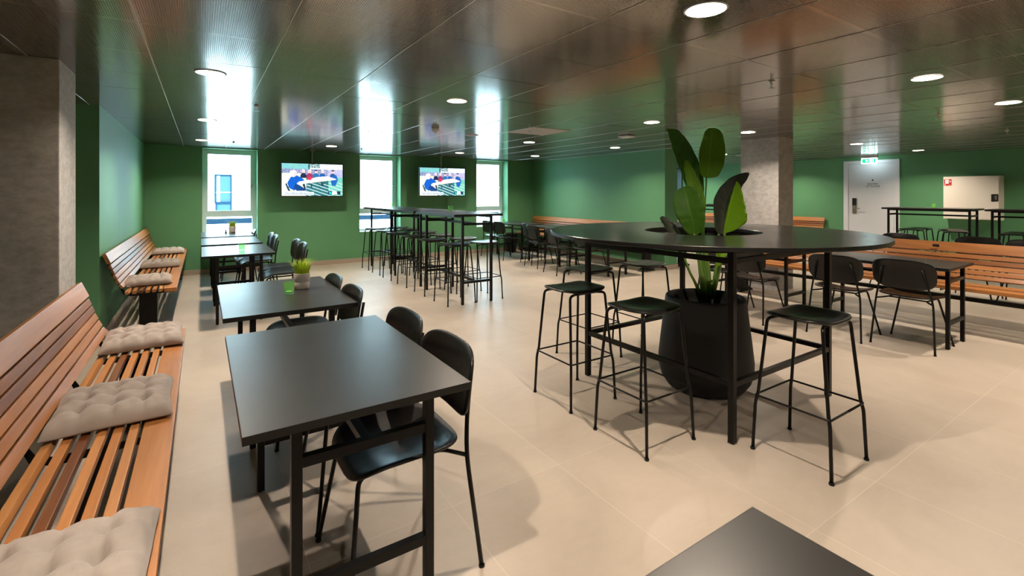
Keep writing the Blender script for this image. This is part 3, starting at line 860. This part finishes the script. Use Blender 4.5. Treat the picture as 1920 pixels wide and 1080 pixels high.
plant = tag(empty('giant_leaf_plant', (3.025, 2.095, 0.56)), 'tall plant with paddle leaves rising through the round table', 'plant')
RV = Vector((cos(TH), -sin(TH), 0)); FV = Vector((sin(TH), cos(TH), 0))
def q(px, py, dep=0.0):
    """point near the pot: px,py read off at the pot's distance, dep = metres further away"""
    b_ = 3.40 + dep
    w = RV * ((px - 960) / FPX * b_) + FV * b_ + Vector((0, 0, CH - (py - HY) / FPX * b_))
    return w - Vector((3.025, 2.095, 0.56))
def leaf(mid, widths, m, face, fold=0.15, skew=(1.0, 1.0)):
    """mid: midrib points; widths: half width at each; face: direction the blade faces; skew: share of width each side."""
    pts = [Vector(p) for p in mid]
    n = 26; seg = len(pts) - 1
    def cr(P, t):
        i = min(int(t * seg), seg - 1); f = t * seg - i
        p0, p1, p2, p3 = P[max(i - 1, 0)], P[i], P[i + 1], P[min(i + 2, seg)]
        return 0.5 * ((2 * p1) + (p2 - p0) * f + (2 * p0 - 5 * p1 + 4 * p2 - p3) * f * f + (3 * p1 - p0 - 3 * p2 + p3) * f ** 3)
    b = MB(); bm = b.bm; uvl = bm.loops.layers.uv.new('UVMap'); K = 12; rows = []
    for i in range(n + 1):
        t = i / n; p = cr(pts, t); d = (cr(pts, min(1, t + 0.02)) - cr(pts, max(0, t - 0.02))).normalized()
        s = d.cross(Vector(face)).normalized(); nn = s.cross(d).normalized()
        w = max(0.0012, cr(widths, t) * min(1, ((1 - t) / 0.12) ** 0.5) * min(1, ((t + 0.012) / 0.09) ** 0.5))
        row = []
        for k in range(K + 1):
            e = -1 + 2 * k / K; sk = skew[0] if e < 0 else skew[1]
            rip = 0.0035 * sin(t * 38 + e * 3) * abs(e)
            row.append((bm.verts.new(p + s * e * w * sk + nn * (abs(e) ** 1.4 * w * fold + rip)), e, t))
        rows.append(row)
    for i in range(n):
        for k in range(K):
            vs_ = [rows[i][k], rows[i][k + 1], rows[i + 1][k + 1], rows[i + 1][k]]
            f = bm.faces.new([v[0] for v in vs_]); f.smooth = True
            for lp, v in zip(f.loops, vs_): lp[uvl].uv = (v[1], v[2])
    o = b.build('leaf', m, plant)
    so = o.modifiers.new('blade', 'SOLIDIFY'); so.thickness = 0.0016; so.offset = 0
    return o
def stalk(points, r0, r1, m=None):
    P = [Vector(p) for p in points]; L = fillet(P, 0.15, 6); n = len(L)
    b = MB(); b.tube(L, [r0 + (r1 - r0) * i / (n - 1) for i in range(n)], 8); b.build('stalk', m or M_STEM, plant)
CAMD = (-FV.x, -FV.y, 0.0)
def face(yaw, pitch=0.0):
    v = Vector((-FV.x, -FV.y, 0)); v.rotate(Matrix.Rotation(radians(yaw), 3, 'Z')); v.z = pitch; return v
def wd(*v): return [x / FPX * 3.4 for x in v]
# tall left leaf, folded along its left-hand midrib, tip hooked over
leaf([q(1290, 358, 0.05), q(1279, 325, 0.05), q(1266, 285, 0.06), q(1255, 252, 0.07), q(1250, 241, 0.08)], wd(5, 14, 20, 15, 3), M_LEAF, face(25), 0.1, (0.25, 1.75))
leaf([q(1314, 372, 0.10), q(1307, 340, 0.12), q(1291, 300, 0.12), q(1276, 262, 0.12), q(1268, 250, 0.12)], wd(4, 13, 16, 10, 2), M_LEAF, face(10), 0.2)
# tall right paddle
leaf([q(1325, 333, 0.0), q(1329, 310, 0.0), q(1331, 285, 0.02), q(1334, 258, 0.03), q(1333, 240, 0.05)], wd(14, 21, 23, 18, 11), M_LEAFM, face(-12), 0.22, (0.85, 1.15))
# slim middle leaf
leaf([q(1312, 398, -0.05), q(1304, 368, -0.04), q(1296, 335, -0.03), q(1289, 312, -0.02), q(1288, 300, 0)], wd(12, 17, 13, 8, 4), M_LEAFM, face(15), 0.15)
# broad dark leaf in front
leaf([q(1302, 440, -0.12), q(1299, 415, -0.15), q(1292, 392, -0.16), q(1287, 368, -0.15), q(1281, 350, -0.13)], wd(12, 21, 25, 23, 13), M_LEAF, face(-20), 0.12)
# blackish leaf arching to the right
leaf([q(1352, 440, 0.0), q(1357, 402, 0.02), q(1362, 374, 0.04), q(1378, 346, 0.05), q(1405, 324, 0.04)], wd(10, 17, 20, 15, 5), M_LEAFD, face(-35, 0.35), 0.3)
# bright leaf at right
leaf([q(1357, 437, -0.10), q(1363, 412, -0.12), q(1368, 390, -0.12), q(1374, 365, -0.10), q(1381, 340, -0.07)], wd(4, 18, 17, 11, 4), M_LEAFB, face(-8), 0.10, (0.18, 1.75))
# small dark leaf on the left, resting by the hole edge
leaf([q(1272, 447, -0.02), q(1262, 432, -0.02), q(1252, 420, -0.02), q(1244, 411, -0.01), q(1240, 406, 0)], wd(8, 11, 10, 8, 5), M_LEAFD, face(30), 0.1)
# young leaf just under the table top
leaf([q(1343, 500, -0.10), q(1350, 482, -0.12), q(1356, 466, -0.12), q(1362, 455, -0.10)], wd(3, 8, 9, 5), M_LEAFB, face(0), 0.3)
base = lambda px, d=0: q(px, 560, d)
for bx, pts, r0, r1 in [
    (1318, [q(1312, 500), q(1303, 430), q(1290, 358, .05)], 0.014, 0.006),
    (1322, [q(1318, 500, .03), q(1318, 430, .06), q(1314, 372, .1)], 0.016, 0.006),
    (1326, [q(1322, 500), q(1318, 440), q(1325, 333)], 0.016, 0.006),
    (1330, [q(1328, 500, -.04), q(1318, 440, -.05), q(1312, 398, -.05)], 0.018, 0.008),
    (1324, [q(1314, 500, -.06), q(1304, 455, -.10), q(1302, 438, -.12)], 0.018, 0.008),
    (1334, [q(1344, 500, -.02), q(1347, 460), q(1348, 438)], 0.015, 0.008),
    (1336, [q(1350, 500, -.05), q(1358, 455, -.09), q(1359, 436, -.10)], 0.013, 0.007),
    (1320, [q(1290, 505, -.02), q(1280, 470, -.02), q(1272, 446, -.02)], 0.010, 0.006),
    (1338, [q(1342, 520, -.06), q(1343, 500, -.10)], 0.010, 0.006)]:
    stalk([base(bx)] + pts, r0, r1)
stalk([base(1315), q(1302, 530, -.1), q(1283, 490, -.12)], 0.007, 0.003)

# ------------------------------------------------------------------ televisions
def screen_mesh(w, h, parent):
    NX, NY = 160, 90
    def inside(poly, x, y):
        c = False; n = len(poly); j = n - 1
        for i in range(n):
            xi, yi = poly[i]; xj, yj = poly[j]
            if ((yi > y) != (yj > y)) and (x < (xj - xi) * (y - yi) / (yj - yi) + xi): c = not c
            j = i
        return c
    rnd = random.Random(3)
    img = []
    for j in range(NY):            # y downwards, 0..90
        row = []
        for i in range(NX):
            x, y = i, j
            if y < 15:
                c = (120 + rnd.randint(-35, 35), 190 + rnd.randint(-25, 25), 190 + rnd.randint(-25, 25)) if x < 68 or rnd.random() < 0.1 else (225, 240, 240)
                if 66 < x < 98 and rnd.random() < 0.6 and y < 11: c = (40, 95, 100)
                if 68 <= x <= 70: c = (30, 60, 70)
            elif y < 37:
                k = rnd.random(); c = (150, 155, 195) if k < 0.35 else (205, 200, 225) if k < 0.58 else (60, 100, 135) if k < 0.85 else (25, 55, 85)
                if x > 118: c = (190, 185, 225) if k < 0.85 else (90, 120, 150)
                if y > 26 and x < 55: c = (215, 225, 205)
            else:
                c = (225, 230, 210) if x < 62 else (35 + rnd.randint(-20, 30), 100 + rnd.randint(-30, 40), 105 + rnd.randint(-30, 40))
                if x > 120: c = (110 + rnd.randint(-25, 30), 185 + rnd.randint(-20, 30), 170)
                if x > 62 and (x * 0.35 - y + 200) % 9 < 2.2 and y > 52: c = (190, 225, 225)
            row.append(c)
        img.append(row)
    shapes = []
    for cx, col in ((55, (25, 40, 75)), (71, (150, 50, 90)), (88, (30, 105, 165)), (105, (25, 90, 160)), (133, (30, 85, 140))):
        shapes.append(([(cx - 9, 40), (cx - 7, 30), (cx - 3, 26), (cx + 3, 26), (cx + 7, 30), (cx + 9, 40)], col))
        shapes.append(([(cx - 3.5, 26), (cx - 4, 20), (cx, 16.5), (cx + 4, 20), (cx + 3.5, 26)], (235, 190, 195)))
        shapes.append(([(cx - 4, 20), (cx - 3, 16.5), (cx, 15.5), (cx + 3, 16.5), (cx + 4, 20)], (60, 60, 75) if cx in (88, 133) else (225, 215, 225)))
    shapes += [([(125, 36), (143, 30), (147, 44), (140, 62), (130, 60)], (25, 95, 175)),
               ([(38, 55), (88, 37), (118, 34), (143, 42), (142, 44), (70, 54), (44, 59)], (238, 225, 225)),
               ([(66, 44), (68, 37), (75, 36), (77, 42), (72, 46)], (225, 45, 85)),
               ([(52, 58), (58, 56), (62, 74), (57, 70)], (25, 45, 60)), ([(75, 56), (78, 55), (77, 66), (74, 66)], (20, 50, 60)),
               ([(98, 52), (101, 50), (110, 62), (106, 62)], (25, 60, 75)), ([(112, 50), (108, 50), (100, 62), (104, 62)], (25, 60, 75)),
               ([(20, 42), (25, 35), (38, 33), (47, 38), (56, 44), (56, 48), (44, 50), (38, 56), (32, 76), (18, 68), (14, 54)], (10, 90, 190)),
               ([(34, 55), (44, 60), (62, 72), (60, 76), (38, 76), (30, 70)], (10, 65, 130)),
               ([(22, 36), (19, 28), (22, 20), (30, 18), (36, 21), (38, 29), (36, 34), (30, 38)], (232, 225, 240)),
               ([(31, 24), (37, 24), (39, 30), (36, 35), (31, 35)], (240, 195, 195)),
               ([(12, 54), (9, 58), (16, 76), (22, 77), (15, 62)], (20, 60, 80)),
               ([(4, 79), (82, 79), (82, 88), (4, 88)], (205, 215, 220)),
               ([(120, 77), (154, 77), (154, 87), (120, 87)], (15, 60, 85)), ([(131, 77), (144, 77), (145, 86), (130, 87)], (220, 230, 235)), ([(123, 79), (129, 79), (129, 85), (123, 85)], (40, 200, 200))]
    for poly, col in shapes:
        xs_ = [p[0] for p in poly]; ys_ = [p[1] for p in poly]
        for j in range(max(0, int(min(ys_)) - 1), min(NY, int(max(ys_)) + 2)):
            for i in range(max(0, int(min(xs_)) - 1), min(NX, int(max(xs_)) + 2)):
                if inside(poly, i + 0.5, j + 0.5): img[j][i] = col
    for j in (82, 85):
        for i in range(8, 80):
            if rnd.random() < 0.7: img[j][i] = (90, 110, 120)
    me = bpy.data.meshes.new('screen'); V = []; F = []
    for j in range(NY + 1):
        for i in range(NX + 1): V.append((-w / 2 + w * i / NX, 0, h / 2 - h * j / NY))
    for j in range(NY):
        for i in range(NX): a = j * (NX + 1) + i; F.append((a, a + 1, a + NX + 2, a + NX + 1))
    me.from_pydata(V, [], [f[::-1] for f in F])
    ca = me.color_attributes.new('picture', 'FLOAT_COLOR', 'CORNER'); k = 0
    for j in range(NY):
        for i in range(NX):
            c = lin(*[max(0, min(255, v)) for v in img[j][i]])
            for _ in range(4): ca.data[k].color = c; k += 1
    m = bpy.data.materials.get('tv_picture')
    if m is None:
        m = bpy.data.materials.new('tv_picture'); m.use_nodes = True; t = NT(m)
        a = t.add('ShaderNodeAttribute'); a.attribute_name = 'picture'
        t.p.inputs['Base Color'].default_value = (0.01, 0.01, 0.01, 1); t.p.inputs['Roughness'].default_value = 0.2
        t.link(a.outputs['Color'], t.p.inputs['Emission Color']); t.p.inputs['Emission Strength'].default_value = 1.5
    me.materials.append(m)
    o = bpy.data.objects.new('screen', me); COL.objects.link(o); o.parent = parent; o.location = (0, -0.0305, 0)
    return o
def tv():
    r = empty('ceiling_television')
    w, h = 1.09, 0.625
    b = MB(); b.span((-w / 2, -0.03, -h / 2), (w / 2, 0.02, h / 2), bevel=0.003); b.span((-0.3, 0.02, -0.2), (0.3, 0.05, 0.2), bevel=0.004)
    b.build('casing', M_DARKPL, r)
    screen_mesh(w - 0.034, h - 0.036, r)
    b = MB(); b.tube([(0, 0.065, 0.10), (0, 0.065, H - 1.636)], 0.014, 12); b.lathe([(0, H - 1.644), (0.05, H - 1.644), (0.05, H - 1.636), (0, H - 1.636)], (0, 0.065, 0), 20)
    b.box((0, 0.055, 0.05), (0.2, 0.012, 0.2)); b.build('mounting_pole', M_STEEL, r)
    return r
TV = Proto(tv)
TV.place((1.728, 9.40, 1.634), 0, 'left flat television hanging from the ceiling, left of the middle window', 'television', 'televisions hung on the window wall')
TV.place((4.35, 9.40, 1.634), 0, 'right flat television hanging from the ceiling, between middle and right windows', 'television', 'televisions hung on the window wall')

# ------------------------------------------------------------------ door, exit sign, cabinet on the right wall
def text(parent, s, size, loc, rot, m, name='lettering'):
    c = bpy.data.curves.new(name, 'FONT'); c.body = s; c.size = size; c.align_x = 'CENTER'; c.align_y = 'CENTER'; c.extrude = 0.0008
    tmp = bpy.data.objects.new(name, c); me = bpy.data.meshes.new_from_object(tmp); bpy.data.objects.remove(tmp)
    me.materials.clear(); me.materials.append(m)
    o = bpy.data.objects.new(name, me); COL.objects.link(o); o.parent = parent; o.location = loc; o.rotation_euler = rot
    return o
TXR = (pi / 2, 0, -pi / 2)     # text on the wall facing -x
d = structure(empty('door_1', (XW, 4.34, 0)))
y0, y1 = -0.51, 0.51; ztop = 2.10
b = MB(); b.span((-0.025, y0, 0), (0.0, y0 + 0.09, ztop)); b.span((-0.025, y1 - 0.09, 0), (0.0, y1, ztop)); b.span((-0.025, y0 + .09, ztop - 0.07), (0.0, y1 - .09, ztop)); b.build('door_frame', M_WHITE, d)
b = MB(); b.span((-0.012, y0 + 0.095, 0.005), (0.0, y1 - 0.095, ztop - 0.075)); b.build('door_leaf', M_WHITE, d)
b = MB(); b.box((-0.02, 0.30, 1.04), (0.014, 0.075, 0.20), bevel=0.003); b.tube(fillet([(-0.03, 0.30, 1.06), (-0.075, 0.30, 1.06), (-0.075, 0.18, 1.05)], 0.02), 0.010); b.build('door_handle', M_STEEL, d)
b = MB(); b.box((-0.024, 0.30, 1.20), (0.022, 0.075, 0.16), bevel=0.004); b.build('card_reader', M_DARKPL, d)
sg = tag(empty('door_sign', (XW - 0.013, 4.30, 1.60)), 'white door sign reading ROOMS 1ST FLOOR on the white door', 'sign')
b = MB(); b.span((-0.004, -0.12, -0.14), (0, 0.12, 0.14)); b.build('plate', M_WHITE, sg)
text(sg, 'ROOMS', 0.052, (-0.0055, 0, -0.015), TXR, M_DARKPL); text(sg, '1ST FLOOR', 0.052, (-0.0055, 0, -0.065), TXR, M_DARKPL)
b = MB(); b.box((-0.005, 0, 0.07), (0.004, 0.026, 0.030), bevel=0.001); b.build('symbol', M_DARKPL, sg)
b = MB(); b.span((XW - 0.03, 9.15, 0), (XW, YB - 0.02, 2.15)); o = b.build('door_2', M_DARKPL); structure(o)

ex = tag(empty('exit_sign', (11.80, 4.26, 2.075)), 'green and white emergency exit sign glowing above the white door', 'sign')
b = MB(); b.span((-0.03, -0.15, 0.055), (0.03, 0.15, 0.11), bevel=0.003); b.build('housing', M_WHITE, ex)
b = MB(); b.span((-0.008, -0.14, -0.06), (0.008, 0.14, 0.055)); b.build('light_panel', M_EXITW, ex)
b = MB(); X = -0.0095
b.span((X, 0.0, -0.045), (X + .0012, 0.125, 0.040)); b.build('arrow_panel', M_EXITG, ex)
b = MB(); b.span((X, -0.115, -0.045), (X + .0012, -0.050, 0.040)); b.build('pictogram', M_EXITG, ex)
b = MB(); X2 = X - 0.001
b.prism([(X2, 0.045, 0.020), (X2, 0.020, -0.003), (X2, 0.045, -0.026)], (0.0008, 0, 0)); b.span((X2, 0.042, -0.012), (X2 + .0008, 0.066, 0.006)); b.build('arrow', M_EXITW, ex)
b = MB()
b.prism([(X2, -0.062, -0.04), (X2, -0.072, -0.04), (X2, -0.085, -0.005), (X2, -0.078, 0.02), (X2, -0.070, 0.02)], (0.0008, 0, 0)); b.box((X2, -0.074, 0.029), (0.0008, 0.011, 0.011)); b.build('running_figure', M_EXITW, ex)

M_RED = mat('red_sign', (0.55, 0.015, 0.02, 1), 0.4)
cb = tag(empty('hose_cabinet', (11.85, 2.692, 1.305)), 'cream fire hose cabinet with a red sign on the right wall', 'cabinet')
b = MB(); b.span((0.02, -0.39, -0.405), (0.245, 0.39, 0.395), bevel=0.003); b.build('body', M_CREAM, cb)
dr = MB(); dr.span((0.0, -0.365, -0.395), (0.022, 0.385, 0.375), bevel=0.002); do = dr.build('door', M_CREAM, cb)
b = MB(); b.span((-0.006, -0.362, -0.065), (0.002, -0.272, 0.065), bevel=0.002); b.build('lock_plate', M_DARKPL, do)
b = MB(); b.span((-0.012, -0.345, -0.035), (-0.004, -0.318, 0.040), bevel=0.002); b.build('latch', M_STEEL, do)
b = MB(); b.span((-0.003, 0.265, 0.225), (0.001, 0.375, 0.345)); so_ = b.build('sign', M_RED, cb)
b = MB(); b.span((-0.005, 0.305, 0.262), (-0.002, 0.358, 0.338)); b.prism([(-0.005, 0.268, 0.305), (-0.005, 0.292, 0.325), (-0.005, 0.292, 0.285)], (0.002, 0, 0)); b.span((-0.005, 0.355, 0.229), (-0.002, 0.362, 0.262)); b.span((-0.005, 0.27, 0.232), (-0.002, 0.305, 0.236))
b.build('sign_marks', M_WHITE, so_)

# ------------------------------------------------------------------ things on the ceiling
def sprinkler():
    r = empty('sprinkler')
    b = MB(); b.lathe([(0, 0), (0.022, 0), (0.020, -0.006), (0.010, -0.010), (0.009, -0.020), (0, -0.020)], seg=16); b.build('escutcheon', M_STEEL, r)
    b = MB(); b.tube([(-0.010, 0, -0.018), (-0.013, 0, -0.034), (0, 0, -0.048)], 0.0022); b.tube([(0.010, 0, -0.018), (0.013, 0, -0.034), (0, 0, -0.048)], 0.0022)
    for k in range(8):
        b.box((cos(k * pi / 4) * 0.016, sin(k * pi / 4) * 0.016, -0.049), (0.017, 0.006, 0.002), Matrix.Rotation(k * pi / 4, 3, 'Z'))
    b.lathe([(0, -0.047), (0.008, -0.047), (0.008, -0.051), (0, -0.051)], seg=12); b.build('deflector', M_STEEL, r)
    return r
SP = Proto(sprinkler)
for (x, y), lb in {(3.413, 1.825): 'largest ceiling sprinkler, above the middle column in the upper right', (0.421, 4.913): 'ceiling sprinkler up and left of the left television',
                   (0.417, 8.553): 'ceiling sprinkler right in front of the left window', (6.249, 1.659): 'ceiling sprinkler below the big downlight at upper right',
                   (8.549, 1.603): 'ceiling sprinkler above the hose cabinet', (3.396, 4.796): 'ceiling sprinkler above the pale ceiling panel',
                   (6.40, 4.732): 'ceiling sprinkler between the two tallest plant leaves', (4.9, 9.0): 'tiny ceiling sprinkler by the right window corner', (2.4, 8.6): 'tiny ceiling sprinkler between the televisions'}.items():
    SP.place((x, y, H - 0.001), 0, lb, 'sprinkler', 'ceiling sprinklers')
r = tag(empty('smoke_detector', (2.40, 5.39, H)), 'white smoke detector on the ceiling above the right television', 'smoke detector')
b = MB(); b.lathe([(0, 0), (0.048, 0), (0.048, -0.018), (0, -0.018)], seg=28); b.build('base', M_WHITE, r)
b = MB(); b.lathe([(0, -0.018), (0.044, -0.018), (0.046, -0.030), (0.036, -0.046), (0.020, -0.050), (0, -0.050)], seg=28); b.build('sensor_head', M_WHITE, r)
b = MB(); b.lathe([(0.0, -0.050), (0.018, -0.050), (0.016, -0.056), (0, -0.056)], seg=20); b.build('vent_slots', M_DARKPL, r)
r = tag(empty('wireless_access_point', (4.926, 4.632, H), radians(12)), 'white rounded square device on the ceiling left of the plant', 'access point')
b = MB(); b.box((0, 0, -0.018), (0.17, 0.17, 0.022), bevel=0.008); b.build('cover', M_WHITE, r)
b = MB(); b.box((0, 0, -0.004), (0.13, 0.13, 0.008)); b.build('mounting_plate', M_DARKPL, r)
for (x, y), lb in {(3.105, 5.752): 'flat round white ceiling loudspeaker above the right television screen', (9.451, 5.709): 'flat round white ceiling loudspeaker left of the middle column top'}.items():
    r = tag(empty('ceiling_speaker', (x, y, H)), lb, 'loudspeaker', 'round ceiling loudspeakers')
    b = MB(); b.lathe([(0.080, 0), (0.098, 0), (0.098, -0.004), (0.085, -0.008), (0.080, -0.005)], seg=28, closed=True); b.build('rim', M_WHITE, r)
    b = MB(); b.lathe([(0, -0.004), (0.080, -0.004), (0.080, 0), (0, 0)], seg=28); b.build('grille', mat('speaker_grille', (0.45, 0.42, 0.38, 1), 0.6), r)
M_PERF = mat('pale_perforated_panel', (0.40, 0.38, 0.35, 1), 0.6)
b = MB(); b.span((3.36, 4.655, H - 0.004), (3.94, 5.24, H)); o = b.build('ceiling_grille_panel', M_PERF)
tag(o, 'pale matt panel among the brown ceiling cassettes, right of the middle', 'ceiling panel')

# ------------------------------------------------------------------ things on the tables
def grass_pot():
    r = empty('potted_grass')
    b = MB(); b.lathe([(0, 0), (0.044, 0), (0.047, 0.004), (0.0500, 0.045), (0.0485, 0.048), (0.0500, 0.051), (0.053, 0.103), (0.052, 0.106), (0.047, 0.106), (0.046, 0.09), (0, 0.09)], seg=40); b.build('pot', M_WPOT, r)
    b = MB(); rnd = random.Random(5); bm = b.bm
    for k in range(420):
        a = rnd.uniform(0, 2 * pi); rr = 0.043 * math.sqrt(rnd.random()); x, y = rr * cos(a), rr * sin(a)
        ln = rnd.uniform(0.065, 0.128); out = rnd.uniform(0.05, 0.62); a2 = a + rnd.uniform(-.6, .6)
        dx, dy = cos(a2) * out * ln, sin(a2) * out * ln; w = rnd.uniform(0.0022, 0.0036); px_, py_ = -sin(a2) * w, cos(a2) * w
        prev = None
        for i in range(4):
            t = i / 3; cx, cy_, cz = x + dx * t * t, y + dy * t * t, 0.088 + ln * (t - 0.25 * t * t * out); ww = 1 - t * 0.95
            cur = (bm.verts.new((cx - px_ * ww, cy_ - py_ * ww, cz)), bm.verts.new((cx + px_ * ww, cy_ + py_ * ww, cz)))
            if prev: bm.faces.new((prev[0], prev[1], cur[1], cur[0]))
            prev = cur
    o = b.build('grass_blades', M_GRASS, r, recalc=False); o['kind'] = 'stuff'
    return r
GP = Proto(grass_pot)
GP.place((0.575, 3.51, 0.7305), 0, 'pale round cement pot of yellow-green grass beside the green glass on the near table', 'potted plant', 'small potted grasses on the tables')
GP.place((0.425, 9.10, 0.7305), 1.0, 'small pot of green grass on the table under the left window', 'potted plant', 'small potted grasses on the tables')
def glass():
    b = MB(); b.lathe([(0, 0), (0.027, 0), (0.029, 0.003), (0.0335, 0.078), (0.0325, 0.0795), (0.0315, 0.078), (0.027, 0.018), (0.020, 0.014), (0, 0.014)], seg=32)
    r = empty('tealight_glass'); b.build('tumbler', M_GGLASS, r)
    b = MB(); b.lathe([(0, 0.0145), (0.0195, 0.0145), (0.0195, 0.017), (0, 0.017)], seg=20); b.build('wax', M_WAX, r)
    return r
M_WAX = mat('green_wax', (0.25, 0.62, 0.12, 1), 0.4)
GL = Proto(glass); GG = 'green tealight glasses on the tables'
for (x, y, z), lb in {(0.475, 3.37, 0.7305): 'green glass beside the pale grass pot on the near left table', (0.385, 6.24, 0.7305): 'green glass alone on the third left table',
                      (3.02, 6.25, 1.1255): 'green glass on the nearest bar table in the window row', (3.10, 9.02, 1.1255): 'green glass on the bar table closest to the window wall',
                      (10.95, 2.98, 1.1255): 'green glass on the high table left of the hose cabinet', (5.70, 9.05, 0.7305): 'green glass on the far corner table below the right window'}.items():
    GL.place((x, y, z), 0, lb, 'glass', GG)
b = MB(); b.lathe([(0, 0), (0.011, 0), (0.012, 0.03), (0.008, 0.045), (0.009, 0.065), (0, 0.068)], seg=14)
tag(b.build('salt_shaker', M_DARKPL, None, (0.33, 8.98, 0.7305)), 'small dark shaker left of the grass pot under the left window', 'shaker')

wb = tag(empty('waste_bin', (6.20, 9.50, 0)), 'black tapered bin in the far corner between the last table and the wall bench', 'bin')
b = MB(); b.lathe([(0, 0), (0.105, 0.0), (0.112, 0.008), (0.160, 0.43), (0.164, 0.44), (0.156, 0.44), (0.150, 0.42), (0.100, 0.02), (0, 0.02)], seg=36); b.build('bin_body', M_DARKPL, wb)
